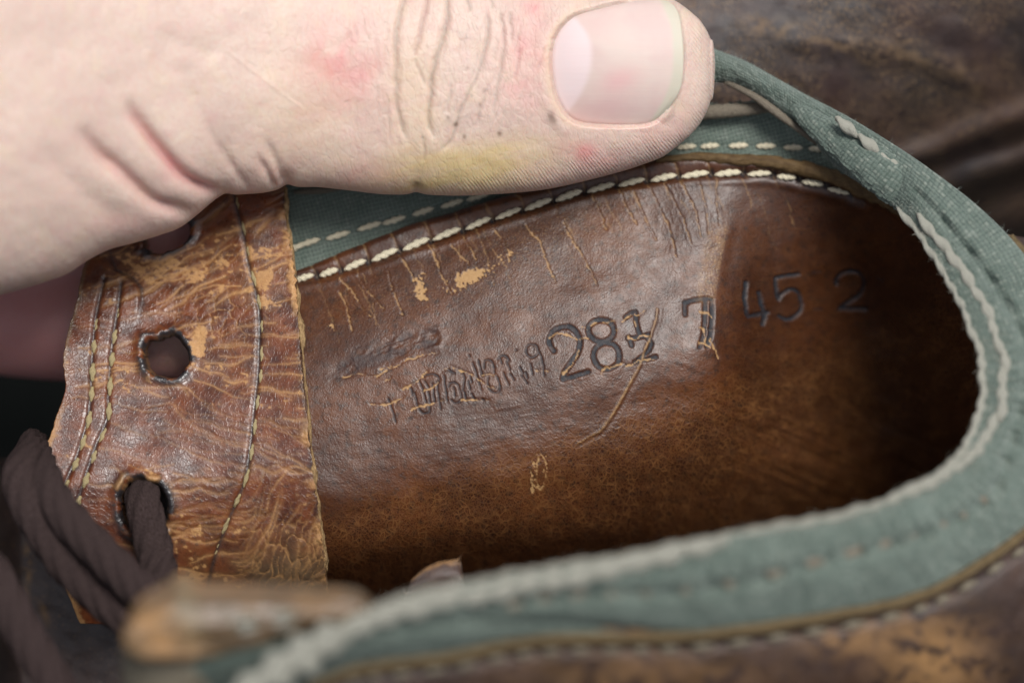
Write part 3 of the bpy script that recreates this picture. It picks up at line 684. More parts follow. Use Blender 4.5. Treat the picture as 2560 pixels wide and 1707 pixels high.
wear = np.maximum(wear, 0.75*sstep(22, 6, el + 9*nf)*sstep(980, 1120, V))
grey = np.clip(0.95*gauss2(U, V, 730, 1430, 130, 90), 0, 1)*0.75 + 0.5*sstep(14, 3, el)*sstep(1000, 900, V)
ink = 0.55*sstep(0.15, 0.6, fbm(U/60, V/40, 131, 3))*gauss2(U, V, 430, 1085, 260, 60) + 0.4*gauss2(U, V, 290, 650, 60, 60) + 0.45*sstep(12, 2, er)*(1-edgep)
disp += 0.14*np.clip(pil, 0, 0.5) - 0.05*net + 0.25*rough_e*(0.4 + nf)
# layered tongue of leather at the upper left
TONG = [(268, 612), (278, 660), (290, 690), (330, 712), (352, 735), (354, 770), (340, 845)]
dt, pt_ = pdist(U, V, TONG, 60, taper=True)
sg = sdist(U, V, TONG + [(200, 870), (150, 640)], 60)
disp += 0.5*sstep(6, -6, sg)*sstep(835, 735, V); ink = np.maximum(ink, 0.7*np.exp(-((sg-5)/6)**2)*sstep(840, 740, V)); wear = wear*(1-0.7*np.exp(-((sg-5)/6)**2))
# stitch lines
LINES = dict(
    R=[(592, 470), (596, 510), (618, 599), (629, 672), (640, 713), (651, 760), (657, 810), (656, 862), (653, 936), (647, 990), (640, 1045), (631, 1118), (618, 1192), (598, 1240), (578, 1283), (552, 1342), (534, 1389), (523, 1430), (512, 1480)],
    A=[(265, 715), (250, 775), (241, 822), (234, 892), (231, 940), (230, 990), (223, 1053), (205, 1118), (190, 1160), (175, 1192), (154, 1239), (135, 1290)],
    B=[(307, 724), (300, 775), (285, 859), (278, 925), (274, 994), (271, 1056), (245, 1118), (228, 1165), (212, 1210), (190, 1272), (175, 1320)])
for k_, l in LINES.items():
    d_ = pdist(U, V, l, 40); disp -= 0.24*np.exp(-(d_/6)**2); ink = np.maximum(ink, 0.75*np.exp(-(d_/4.5)**2)); wear = wear*(1 - 0.8*np.exp(-(d_/5)**2))
# punched lace holes
HO = [(424, 903, 59, 53, 0.0), (424, 596, 62, 38, -0.45), (363, 1262, 60, 60, 0.0)]
def hole_r(k, uq, vq):
    a, b, ra, rb, an = HO[k]; c, s = math.cos(an), math.sin(an); x = ((uq-a)*c + (vq-b)*s)/ra; y = (-(uq-a)*s + (vq-b)*c)/rb
    th = np.arctan2(y, x); return np.hypot(x, y) / (1 + 0.10*noise(th*1.6 + 3*k, th*0 + k, 151) + 0.05*noise(th*5, th*0 + k, 153)), th
keep = np.ones((U.shape[0]-1, U.shape[1]-1), bool); NF = normals(Pt(U, V, fac_z(U, V)))
mid = lambda A: (A[1:, 1:] + A[:-1, 1:] + A[1:, :-1] + A[:-1, :-1])/4
for k_ in range(3):
    r_, th = hole_r(k_, U, V)
    snap = (r_ > 0.955) & (r_ < 1.03); a, b = HO[k_][:2]
    U[snap] = a + (U[snap]-a)/r_[snap]; V[snap] = b + (V[snap]-b)/r_[snap]
    r2, th = hole_r(k_, U, V)
    keep &= ~(mid(r2) < 0.995)
    ring = np.exp(-((r_-1.20)/0.24)**2); rag = sstep(-.35, .25, noise(th*2.2, r_*2, 161) + 0.5*nf)
    ink = np.maximum(ink, np.clip(1.1*ring*rag + sstep(1.1, 1.0, r_), 0, 0.95)); wear = wear*(1 - np.clip(ring*rag*1.1, 0, 1))
    lump = sstep(1.55, 1.2, r_)*sstep(0.55, 0.9, noise(th*1.5 + 1.7, r_*1.5, 171+k_))
    wear = np.maximum(wear, 0.95*lump*sstep(1.02, 1.1, r_)); disp += 0.35*lump
    disp += 0.35*np.exp(-((r_-1.25)/0.2)**2) - 0.6*sstep(1.12, 1.0, r_)
wear = np.maximum(wear, 0.95*sstep(0.5, 0.75, gauss2(U, V, 505, 872, 26, 42, .15)*1.1 + 0.35*nf + 0.4*gauss2(U, V, 520, 835, 40, 18, -.4)))
Z = fac_z(U, V)
G = Pt(U, V, Z); G = G + NF*((disp + 1.6)[..., None]*0.001)
facing = sheet('eyelet_facing', G, MAT['facing'], boot, dict(wear=wear, ink=ink, grey=np.clip(grey, 0, 1)), np.stack([U, V], -1)/100, keep=keep, skirt=2.6, steps=3, skirt_dir=-TOW, edge_attr=dict(wear=0.25, ink=0.35))
fe = np.arange(470, 1520, 14.0); fu = herm(FR[:, 0], FR[:, 1], fe)
tube('facing_edge', [(a - 1.5, b, float(fac_z(np.array([a]), np.array([b]))[0]) + 1.15) for a, b in zip(fu, fe)], 4.6 + 3.6*noise(fe/37, fe*0, 15) + 1.5*noise(fe/14, fe*0, 16), MAT['frayed'], facing, 12, 4, flat=1.3, rough=0.45)
Fs = lambda u, v: Pt(u, v, fac_z(np.array([u], float), np.array([v], float))[0] + 1.55)
for k_, l in LINES.items():
    c = smoothline(l, 24); Lc = np.concatenate([[0], np.cumsum(np.hypot(*np.diff(c, axis=0).T))]); per = 63 if k_ == 'R' else 61; s = 14 + (20 if k_ == 'B' else 0)
    while s + 44 < Lc[-1]:
        ln = 42 + rng.uniform(-6, 6); f = lambda q: (np.interp(q, Lc, c[:, 0]), np.interp(q, Lc, c[:, 1]))
        stitch('old', Fs(*f(s)), Fs(*f(s+ln)), (0.0050 if k_ == 'R' else 0.0066)*0.046875*(1 + rng.uniform(-.1, .1)), facing, TOW, 0.00002, 0.7)
        s += per + rng.uniform(-3, 3)

# --- collar -----------------------------------------------------------------
CI = np.array([(1700, 215), (1806, 208), (1880, 236), (1950, 286), (2015, 335), (2085, 415), (2165, 470), (2258, 538), (2316, 626), (2372, 714), (2410, 797), (2442, 881), (2450, 954), (2443, 1027), (2415, 1093), (2382, 1144),
               (2320, 1190), (2230, 1237), (2139, 1270), (2011, 1297), (1865, 1322), (1700, 1358), (1545, 1388), (1398, 1411), (1289, 1430), (1150, 1458), (1000, 1490), (870, 1552), (770, 1606), (650, 1668), (520, 1760)], float)
CO = np.array([(1690, 88), (1788, 124), (1865, 154), (1938, 194), (2020, 240), (2102, 282), (2194, 336), (2310, 412), (2450, 520), (2556, 630), (2620, 740), (2660, 850), (2675, 970), (2660, 1090), (2630, 1200), (2580, 1300),
               (2490, 1372), (2360, 1452), (2249, 1495), (2066, 1532), (1883, 1562), (1700, 1582), (1560, 1586), (1405, 1588), (1270, 1602), (1120, 1633), (960, 1652), (860, 1672), (770, 1712), (640, 1790), (520, 1880)], float)
CZ = np.array([-7.5, -7.5, -7, -6.5, -5.5, -3.5, -1, 3, 7, 10, 12, 14, 16, 18, 21, 24, 27, 30, 32, 34.5, 37, 39, 41, 42.5, 43.5, 44.5, 45.5, 46.5, 47, 47.5, 48], float)
CZ = np.where(np.arange(len(CZ)) > 16, 27 + (CZ-27)*1.30, CZ)
CH = np.array([2.2, 2.2, 2.1, 2.0, 1.9, 1.7, 1.5, 1.6, 1.8, 2, 2, 2, 2, 2, 2, 2, 2, 2, 2, 2, 2, 2, 2, 2, 2, 2.2, 2.2, 2.2, 2.2, 2.2, 2.2])
nk = len(CI); ks = np.arange(nk)
def col_pt(s, t, extra=0.0):
    I = herm(ks, CI, s); O = herm(ks, CO, s); z = herm(ks, CZ, s); h = herm(ks, CH, s)
    P2 = I + (O-I)*t[..., None]
    return P2[..., 0], P2[..., 1], z + h*np.power(np.clip(np.sin(np.pi*np.clip(t, 0, 1)), 0, 1), 0.6) - 4.0*t*sstep(6, 10, s) + extra
ns, nt_ = 1500, 84
S, T = np.meshgrid(np.linspace(0, nk-1, ns), np.linspace(0, 1, nt_), indexing='ij')
dC = 0.35*fbm(S*1.7, T*2.5, 201, 3) + 0.14*fbm(S*8, T*7, 205, 3)
GROOVE_T = lambda s: 0.5 + 0.05*np.sin(s*1.3)
gr = np.exp(-((T - GROOVE_T(S))/0.07)**2)*sstep(6.5, 8, S)*sstep(27, 25, S)
dC -= (0.9 + 0.4*np.sin(S*9))*gr
dC += 0.12*np.sin(S*24)*np.exp(-((T-0.4)/0.12)**2)*sstep(7, 9, S)
dC -= 1.6*np.exp(-((T - (0.97 - 0.10*(S-21.5)))/0.06)**2)*sstep(20.5, 22, S)*sstep(25.5, 23.5, S)
a0_, b0_, z0_ = col_pt(S, T); hw, gp, fk = cloth(S*120, T*herm([0, 6, 9, 30], [95, 150, 190, 220], S), 10.5, 61); dC += 0.13*hw
a_, b_, z_ = col_pt(S, T, dC)
collar = sheet('felt_collar', Pt(a_, b_, z_), MAT['felt'], boot, dict(gap=gp*0.75, fleck=fk), np.stack([S*1.35, T*2.0], -1), skirt=2.0)
def cpt(s, t, ex=0.0):
    a, b, z = col_pt(np.array([float(s)]), np.array([float(t)]), ex); return Pt(a, b, z)[0]
# pale overlock yarn: two rows of long stitches down the inner edge
def yarn_row(s0, s1, n, t0, amp, ph, w, lift):
    st = np.linspace(s0, s1, n+1)
    for i in range(n):
        a, b = st[i], st[i+1]; d = (b-a)*0.30; ta = t0(a) + amp*math.sin(i*2.4 + ph); tb = t0(b) - amp*math.cos(i*1.9 + ph)
        stitch('yarn', cpt(a-d, ta), cpt(b+d, tb), w*(1 + rng.uniform(-.12, .12)), collar, TOW, lift, 0.8)
yarn_row(6.9, 27.6, 44, lambda s: 0.035, 0.016, 0.3, 0.00037, 0.0001)
yarn_row(7.4, 17.2, 21, lambda s: 0.05 + (0.14 + 0.09*math.sin((s-7)*0.42))*min(1, max(0, (17-s)/4)), 0.03, 1.0, 0.00050, 0.0001)
yarn_row(20.4, 27.4, 14, lambda s: 0.05 + 0.17*min(1, max(0, (s-20.4)/2.6)), 0.03, 2.0, 0.00085, 0.0002)
yarn_row(27.2, 29.4, 4, lambda s: 0.12 + (s-27.2)*0.10, 0.05, 1.0, 0.0016, 0.0004)
for i in range(15):                                   # seam stitches lying in the groove
    s = 15.3 + i*0.62; t = GROOVE_T(s) - 0.06
    stitch('grey', cpt(s-0.20, t+0.03, -1.0), cpt(s+0.20, t-0.03, -1.0), 0.00080, collar, TOW, 0.0, 0.5)
# overturned fold with puffy stitches near the thumb
fold = tube('collar_fold', [(1985, 268, -4.5), (2040, 312, -2.6), (2110, 362, -0.8), (2180, 414, 0.9), (2245, 462, 1.8), (2290, 494, 1.2), (2330, 530, 0.0)], [16, 30, 42, 50, 52, 44, 20], MAT['felt'], boot, 120, 30, flat=0.55, rough=0.08, weave=10.5)
for (a, b) in ((2118, 318), (2174, 362), (2226, 408), (2280, 456)):
    k = (a-1985)/300.0
    stitch('yarn', Pt(a-30, b-27, -0.75 + 3.0*k), Pt(a+28, b+27, -0.45 + 3.2*k), 0.00058, fold, TOW, 0.0, 0.9)
tube('edge_cord', [(1795, 196, -7.3), (1830, 212, -6.2), (1883, 240, -5.6), (1920, 266, -5.3), (1956, 293, -5.0), (1990, 318, -4.8), (2025, 345, -4.4), (2075, 380, -4.2)], [5, 7, 9, 11, 10, 8, 7, 4], MAT['cord'], boot, 10, 8, twist=3.5, tw_n=3)

# --- outer upper on the near side and heel -----------------------------------
so = np.linspace(8.6, nk-1, 330); to = np.linspace(0, 1, 110)
S, T = np.meshgrid(so, to, indexing='ij')
I = herm(ks, CI, S); O = herm(ks, CO, S); z = herm(ks, CZ, S)
dirn = herm([0, 8, 10, 12, 14, 16, 18, 21, 25, 30], np.array([(1, 0), (1, .15), (1, .2), (1, .12), (1, .5), (.7, .8), (.4, 1), (.1, 1), (0, 1), (-.1, 1)], float), S)
Lh = T*950 - 20
a_ = O[..., 0] + dirn[..., 0]*Lh; b_ = O[..., 1] + dirn[..., 1]*Lh
zz = z - 4.2 + 2.2*np.sin(np.pi*np.clip(T*1.2, 0, 1)) - 62*T**1.5
dd = 0.5*fbm(a_/160, b_/160, 301, 3) + 0.12*fbm(a_/22, b_/22, 305, 3)
SROW = 0.060
dd -= 0.5*np.exp(-((T-SROW)/0.010)**2)
wr_ = gauss2(a_, b_, 2330, 1650, 130, 110, .4)*1.0 + gauss2(a_, b_, 2120, 1600, 110, 40)*0.6 + 0.5*gauss2(a_, b_, 1600, 1690, 300, 60) + 0.8*sstep(0.05, 0.0, T)
upper = sheet('outer_upper', Pt(a_, b_, zz + dd), MAT['outer'], boot, dict(wear=np.clip(wr_, 0, 1)), np.stack([a_, b_], -1)/100, skirt=2.0)
def upt(s, t, lift=0.2):
    O = herm(ks, CO, np.array([s])); d = herm([0, 8, 10, 12, 14, 16, 18, 21, 25, 30], np.array([(1, 0), (1, .15), (1, .2), (1, .12), (1, .5), (.7, .8), (.4, 1), (.1, 1), (0, 1), (-.1, 1)], float), np.array([s]))
    L = t*950 - 20; z = herm(ks, CZ, np.array([s])) - 4.2 + 2.2*math.sin(math.pi*t*1.2) - 62*t**1.5
    return Pt(O[:, 0]+d[:, 0]*L, O[:, 1]+d[:, 1]*L, z+lift)[0]
for i in range(26):
    s = 14.2 + i*0.5
    stitch('dark', upt(s-.16, SROW), upt(s+.16, SROW), 0.00034, upper, TOW, 0.0, 0.7)
OE = [(float(o[0])+d0, float(o[1])+d1, float(zq) - 3.6) for (o, zq, d0, d1) in [(herm(ks, CO, np.array([s]))[0], herm(ks, CZ, np.array([s]))[0], 5*math.cos(0), 8) for s in np.arange(8.6, 30, 0.5)]]
tube('upper_edge', OE, 12, MAT['tan'], upper, 12, 5, flat=0.8, rough=0.2)

# inner face of the near wall, from rim down to the insole
si = np.linspace(13, nk-1, 160); S, T = np.meshgrid(si, np.linspace(0, 1, 40), indexing='ij')
I = herm(ks, CI, S); z = herm(ks, CZ, S)
zb = herm([600, 1400, 2000, 2640], [-38, -46, -50, -46], I[..., 0])
b_ = I[..., 1] + 22 + (np.maximum(1660 - I[..., 1], 120) - 22)*T**1.3*herm([13, 15, 17, 19, 30], [.3, .4, .6, 1, 1], S); zw = z + (zb - z)*T
near = sheet('quarter_lining', Pt(I[..., 0] + 20*T*sstep(2200, 2450, I[..., 0]), b_, zw), MAT['lining'], boot, dict(wear=0*S, ink=0*S, dust=0*S, crk=0*S+.3, stain_shade=0*S+.6), np.stack([S, T*8], -1), skirt=0)

# torn scrap of lining standing above the rim
sc = [(1030, 1470, 0), (1051, 1451, 0), (1075, 1436, 0), (1095, 1427, 0), (1122, 1423, 0), (1150, 1419, 0), (1155, 1444, 0), (1160, 1480, 0)]
scp = np.array(sc)[:, :2]; mu = np.linspace(0, 1, 12)
scp = scp - np.array([0, 24.0]); base = np.array([(1010, 1500), (1035, 1500), (1060, 1500), (1085, 1500), (1110, 1500), (1135, 1500), (1150, 1500), (1170, 1500)], float)
A_ = base[:, None, :] + (scp - base)[:, None, :]*mu[None, :, None]
zsc = 10.0 + 1.2*np.sin(mu*3)[None, :] + 0.5*noise(A_[..., 0]/12, A_[..., 1]/12, 9)
scrap = sheet('lining_scrap', Pt(A_[..., 0], A_[..., 1], zsc), MAT['outer'], boot, dict(wear=np.broadcast_to(sstep(.80, .93, mu)[None]*0.75, zsc.shape).copy()), A_/100, skirt=1.2, edge_attr=dict(wear=1.0))
scrap['label'] = 'torn leather scrap with raw tan edge'

# --- near facing corner --------------------------------------------------------
TOPN = np.array([(308, 1572), (320, 1534), (347, 1496), (402, 1460), (446, 1433), (478, 1440), (510, 1455), (683, 1463), (853, 1464), (905, 1480), (935, 1510)], float)
BOTN = np.array([(312, 1624), (330, 1640), (360, 1648), (400, 1652), (440, 1652), (470, 1654), (500, 1646), (598, 1624), (725, 1594), (820, 1562), (880, 1550)], float)
q = np.linspace(0, 10, 170); w_ = np.linspace(0, 1, 50)
rag = np.stack([1.5*noise(q*1.3, q*0, 431), 4*noise(q*0.9, q*0, 433)], -1)
A_ = (herm(np.arange(11), TOPN, q) + rag)[:, None, :]*(1-w_[None, :, None]) + (herm(np.arange(11), BOTN, q) + 0.7*rag[::-1])[:, None, :]*w_[None, :, None]
zn_ = 51.5 + 1.5*np.power(np.sin(np.pi*np.clip(w_, 0.0, 1)), 0.6)[None, :]*np.sin(np.pi*np.clip(q/10*0.9+0.1, 0, 1))[:, None]**0.5 + 0.9*fbm(A_[..., 0]/110, A_[..., 1]/70, 401, 2) + 0.35*(ridge(A_[..., 0]/90 + A_[..., 1]/120, A_[..., 1]/40, 403, 2) - .6) - 3.0*sstep(0.35, 0, w_)[None]
wr_ = np.clip(1.1*gauss2(A_[..., 0], A_[..., 1], 360, 1570, 85, 75) + 0.7*gauss2(A_[..., 0], A_[..., 1], 450, 1620, 60, 30) + .6*gauss2(A_[..., 0], A_[..., 1], 560, 1470, 90, 16) + .6*gauss2(A_[..., 0], A_[..., 1], 800, 1500, 60, 30) + 0.5*gauss2(A_[..., 0], A_[..., 1], 446, 1436, 40, 14), 0, 1)
grn = np.clip(0.8*gauss2(A_[..., 0], A_[..., 1], 470, 1530, 22, 70, -.2), 0, 1)
rim = sheet('facing_rim', Pt(A_[..., 0], A_[..., 1], zn_), MAT['facing'], boot, dict(wear=np.clip(wr_*(0.3 + 0.45*sstep(-.2, .35, fbm(A_[..., 0]/30, A_[..., 1]/22, 405, 4))) + 0.35*sstep(.80, .92, ridge(A_[..., 0]/75, A_[..., 1]/26, 407, 3)), 0, 1), ink=0.12*np.ones_like(wr_), grey=np.clip(grn + 0.7, 0, 1)), A_/100, skirt=2.5)
for (a, b, c, d) in ((580, 1558, 640, 1548), (676, 1540, 735, 1524), (596, 1578, 650, 1566), (690, 1562, 740, 1550)):
    stitch('yarn', Pt(a, b, 53.0), Pt(c, d, 53.0), 0.00030, rim, TOW, 0.0, 0.8)
FT = np.array([(303, 1616), (342, 1636), (400, 1640), (470, 1650), (500, 1655), (530, 1668)], float); q = np.linspace(0, 5, 60)
tp = herm(np.arange(6), FT, q); A_ = tp[:, None, :] + np.array([(15, 420)])[None]*w_[None, :, None]
zf_ = 48.0 + 2.5*np.sin(np.pi*np.clip(q/5, 0, 1))[:, None] - 18*w_[None]**1.4
sheet('facing_outside', Pt(A_[..., 0], A_[..., 1], zf_ + 0.3*fbm(A_[..., 0]/50, A_[..., 1]/50, 411, 3)), MAT['greytan'], boot, None, A_/100, skirt=2.0)
GT = np.array([(440, 1656), (500, 1648), (600, 1622), (700, 1598), (760, 1590), (800, 1606), (820, 1640)], float); q = np.linspace(0, 6, 80)
tp = herm(np.arange(7), GT, q); A_ = tp[:, None, :] + np.array([(-10, 190)])[None]*w_[None, :, None]
zf_ = 50.0 + 1.2*np.sin(np.pi*np.clip(q/6, 0, 1))[:, None] - 12*w_[None]**1.4
sheet('collar_tab', Pt(A_[..., 0], A_[..., 1], zf_ + 0.5*fbm(A_[..., 0]/70, A_[..., 1]/70, 421, 3)), MAT['felt'], boot, None, A_/100, skirt=2.0)

# --- tongue in the shade under the laces -----------------------------------------
U, V = np.meshgrid(np.linspace(-160, 760, 160), np.linspace(1150, 1900, 130))
Z = -12 + 5*np.sin((U+100)/500) - 0.004*(V-1300) + 0.5*fbm(U/60, V/60, 501, 4)
Z -= 40*sstep(60, -120, U)
tn_w = np.clip(1.0*gauss2(U, V, 68, 1420, 10, 60) + .6*gauss2(U, V, 110, 1520, 10, 40, -.2), 0, 1)
sheet('tongue', Pt(U, V, Z), MAT['outer'], boot, dict(wear=tn_w), np.stack([U, V], -1)/100, skirt=2.5)

# ------------------------------------------------------------------ the lace (one lace, one mesh)
def tube_arrays(pts, rad, n, per, flat, seed, tw):
    o = tube('tmp', pts, rad, None, None, n, per, flat, 0.04, seed, tw, 6); me = o.data
    V = np.empty(len(me.vertices)*3, np.float32); me.vertices.foreach_get('co', V); V = V.reshape(-1, 3)
    tri = [np.array([p.vertices[:] for p in me.polygons if len(p.vertices) == k]) for k in (3, 4)]
    uvl = np.empty(len(me.loops)*2, np.float32); me.uv_layers[0].data.foreach_get('uv', uvl)
    lv = np.empty(len(me.loops), np.int32); me.loops.foreach_get('vertex_index', lv); uv = np.zeros((len(V), 2)); uv[lv] = uvl.reshape(-1, 2)
    bpy.data.objects.remove(o); bpy.data.meshes.remove(me); return V, tri, uv
zc1 = lambda p: [(x*.451, 1000 + y*.451, z) for x, y, z in p]
LACE = [
    (zc1([(780, 470, -6), (778, 470, -1), (785, 520, 3.5), (805, 620, 6), (838, 760, 7), (872, 900, 8), (890, 1020, 11), (860, 1150, 16), (760, 1220, 18), (640, 1160, 17), (520, 1060, 16), (390, 930, 15.5),
          (260, 760, 15), (160, 590, 14.5), (112, 450, 13), (128, 350, 10), (150, 285, 4), (165, 250, -4)]), 42, 0.65),
    (zc1([(900, 1160, 20), (820, 1090, 20), (690, 970, 19), (560, 840, 18), (430, 710, 17), (310, 570, 15.5), (250, 450, 13), (222, 370, 9), (205, 310, 3), (200, 270, -5)]), 42, 0.62),
    (zc1([(-120, 860, 20), (-30, 980, 21), (50, 1130, 22), (140, 1300, 23), (230, 1450, 24), (330, 1620, 25), (420, 1800, 25)]), 43, 0.65),
]
Vs, F3, F4, UVs, off = [], [], [], [], 0
for i, (p, r, fl_) in enumerate(LACE):
    v_, (t3, t4), uv_ = tube_arrays(p, r, 36, 16, fl_, 600 + i, 0.9)
    Vs.append(v_); F3.append(t3 + off); F4.append(t4 + off); UVs.append(uv_); off += len(v_)
lace = build('shoelace', np.concatenate(Vs), [np.concatenate(F3), np.concatenate(F4)], MAT['lace'], None, None, np.concatenate(UVs))
lace['label'] = 'dark brown woven shoelace threaded through the lowest eyelet of the facing'; lace['category'] = 'shoelace'

# ------------------------------------------------------------------ the other boot, lying behind
boot2 = empty('leather_boot', tuple(Pt(2200, 100, -60)), 'dark scuffed brown leather boot shaft lying behind the green collar', 'boot')
U, V = np.meshgrid(np.linspace(1150, 3500, 400), np.linspace(-900, 900, 300))
ax = (U-1700)*0.42 + (V-60)*0.9                                  # across the shaft
Z = -13 - 52*np.clip(np.abs(ax)/900, 0, 1)**2.2 - 40*sstep(1500, 1150, U) - 30*sstep(600, 900, V)
def fold_(p, w, h): return h*np.exp(-(pdist(U, V, p, 200)/w)**2)
Z += fold_([(2190, 440), (2330, 385), (2460, 330), (2600, 280), (2900, 200)], 40, 2.2) + fold_([(2330, 500), (2450, 440), (2560, 405), (2800, 340)], 34, 1.8) - fold_([(2260, 455), (2400, 395), (2560, 350), (2800, 280)], 24, 1.2)
Z += fold_([(1950, 95), (2150, 120), (2330, 160), (2460, 220)], 40, 0.5) - fold_([(1980, 130), (2150, 150), (2300, 190)], 26, 0.15) - fold_([(2380, 540), (2560, 470), (2800, 420)], 44, 2.0)
Z += 0.5*fbm(U/220, V/160, 701, 3) + 0.12*fbm(U/30, V/30, 705, 3)
wr_ = 0.55*np.exp(-(pdist(U, V, [(1880, 60), (2100, 112), (2330, 150), (2440, 215), (2370, 265)], 200)/26)**2)*sstep(.1, .5, fbm(U/30, V/20, 709, 3) + .35)
o2 = sheet('shaft', Pt(U, V, Z), MAT['outer2'], None, dict(wear=wr_), np.stack([U, V], -1)/100, skirt=3)
under(o2, boot2)

# loose wool fibres standing off the felt and the canvas
def fuzz(name, P0, Nn, L, w, mat, parent):
    n = len(P0); d = Nn + rng.normal(0, 0.75, (n, 3)); d /= np.linalg.norm(d, axis=1, keepdims=True); e = d + rng.normal(0, 0.5, (n, 3)); e /= np.linalg.norm(e, axis=1, keepdims=True)
    sd_ = np.cross(d, rng.normal(0, 1, (n, 3))); sd_ /= np.linalg.norm(sd_, axis=1, keepdims=True); L = L[:, None]*0.001; w = w*0.001
    Vv = np.stack([P0 - sd_*w, P0 + sd_*w, P0 + d*L*.5 - sd_*w*.8, P0 + d*L*.5 + sd_*w*.8, P0 + d*L*.5 + e*L*.5], 1).reshape(-1, 3); b = (np.arange(n)*5)[:, None]
    o = build(name, Vv, [b + np.array([[0, 1, 3, 2]]), b + np.array([[2, 3, 4]])], mat, parent); o['kind'] = 'stuff'; return o
nfz = 9000
s_f = np.concatenate([rng.uniform(0.8, 12, nfz*2//3), rng.uniform(12, 30, nfz//3)]); t_f = rng.uniform(0.02, 1.0, nfz)
a_, b_, z_ = col_pt(s_f, t_f); outw = (t_f - 0.5)[:, None]*(UP*0.7 + RIGHT*0.7)*1.6*np.where(s_f < 10, 1, 0)[:, None]
fuzz('felt_fuzz', Pt(a_, b_, z_ - 0.1), TOW[None] + outw, rng.uniform(.25, 1.0, nfz), 0.011, MAT['fuzz'], collar)
sy = rng.uniform(6.8, 28, 2600); ty = rng.normal(0.05, 0.05, 2600) + 0.16*(rng.uniform(0, 1, 2600) < .4)*(sy < 15); a_, b_, z_ = col_pt(sy, np.clip(ty, 0, .4))
fuzz('yarn_fuzz', Pt(a_, b_, z_), np.broadcast_to(TOW, (2600, 3)), rng.uniform(.4, 1.3, 2600), 0.016, MAT['yarn'], collar)
uf = rng.uniform(730, 2080, 5000); vf = rng.uniform(0, 1, 5000); tf_ = herm([660, 1000, 1400, 1700, 1800, 1900, 2000, 2100, 2240], [380, 330, 280, 262, 262, 255, 290, 340, 420], uf); vf = tf_ + (edge_v(uf) - tf_)*vf
fuzz('canvas_fuzz', Pt(uf, vf, can_z(uf, vf)), np.broadcast_to(TOW, (5000, 3)), rng.uniform(.2, .6, 5000), 0.011, MAT['fuzz'], canvas)

# ------------------------------------------------------------------ the hand
HB = np.array([(1788, 166, 164), (1786, 205, 134), (1775, 256, 96), (1756, 300, 60), (1731, 332, 34), (1700, 360, 10), (1665, 387, -10), (1603, 413, -34), (1490, 446, -62), (1362, 474, -84), (1234, 486, -97), (1106, 489, -106),
               (1062, 486, -108), (1040, 481, -110), (1018, 486, -111), (980, 487, -114), (860, 475, -128), (790, 468, -140), (740, 467, -152), (717, 462, -158), (697, 473, -163), (660, 482, -172), (629, 485, -180), (590, 487, -192),
               (559, 486, -202), (546, 494, -208), (520, 514, -218), (490, 540, -230), (450, 569, -250), (400, 588, -276), (326, 610, -316), (274, 624, -345), (218, 652, -376), (175, 681, -400), (109, 706, -432), (0, 738, -480), (-150, 780, -540), (-330, 800, -600)], float)
bk = [-1788, -1786, -1775, -1756, -1731, -1665, -1500, -1200, -900, -600, -300, 0, 330]; bv = [0.15, 1.0, 2.5, 3.7, 4.6, 5.9, 6.8, 7.2, 7.6, 9.0, 11.8, 14.6, 17]; zv = [-3.2, -3.1, -2.9, -2.6, -2.4, -2.0, -1.4, -0.8, 0.2, 2.4, 5.4, 8.6, 10.5]
npw = 2.35
def thumb_front(u, v):
    vb = herm(-HB[:, 0], HB[:, 1], -u); vt = herm(-HB[:, 0], HB[:, 2], -u); a = np.maximum((vb-vt)/2, .5); x = np.clip(np.abs((v-(vb+vt)/2)/a), 0, 1)
    return herm(bk, zv, -u) + herm(bk, bv, -u)*(1 - x**npw)**(1/npw)
st1 = 1787.6 - 120*np.linspace(0.035, 1, 46)**1.7
stat = np.concatenate([st1, np.arange(1664.5, 480, -3.2), np.arange(480, -330, -5.0)]); nf_, nb_ = 250, 70
th = np.concatenate([np.linspace(0, np.pi, nf_, endpoint=False), np.linspace(np.pi, 2*np.pi, nb_, endpoint=False)])
c_, s_ = np.cos(th), np.sin(th); cp_ = np.sign(c_)*np.abs(c_)**(2/npw); sp_ = np.sign(s_)*np.abs(s_)**(2/npw)
# even out the spacing of the front samples
arc = np.concatenate([[0], np.cumsum(np.hypot(np.diff(cp_[:nf_]), 0.5*np.diff(sp_[:nf_])))]); thf = np.interp(np.linspace(0, arc[-1], nf_), arc, th[:nf_]); th[:nf_] = thf
c_, s_ = np.cos(th), np.sin(th); cp_ = np.sign(c_)*np.abs(c_)**(2/npw); sp_ = np.sign(s_)*np.abs(s_)**(2/npw)
vb = herm(-HB[:, 0], HB[:, 1], -stat); vt = herm(-HB[:, 0], HB[:, 2], -stat)
U = np.broadcast_to(stat[:, None], (len(stat), len(th))).copy(); V = ((vb+vt)/2)[:, None] + ((vb-vt)/2)[:, None]*cp_[None]
Z = herm(bk, zv, -stat)[:, None] + herm(bk, bv, -stat)[:, None]*sp_[None]
front = sstep(-0.05, 0.35, s_)[None]*np.ones_like(U)
disp = 0.18*fbm(U/120, V/120, 801, 3) + 0.05*fbm(U/30, V/30, 805, 3); red = np.zeros_like(U); yel = np.zeros_like(U); dirt_shade = np.zeros_like(U)
Uw = U + 4*fbm(U/24, V/24, 811, 3); Vw = V + 4*fbm(U/24, V/24, 813, 3)
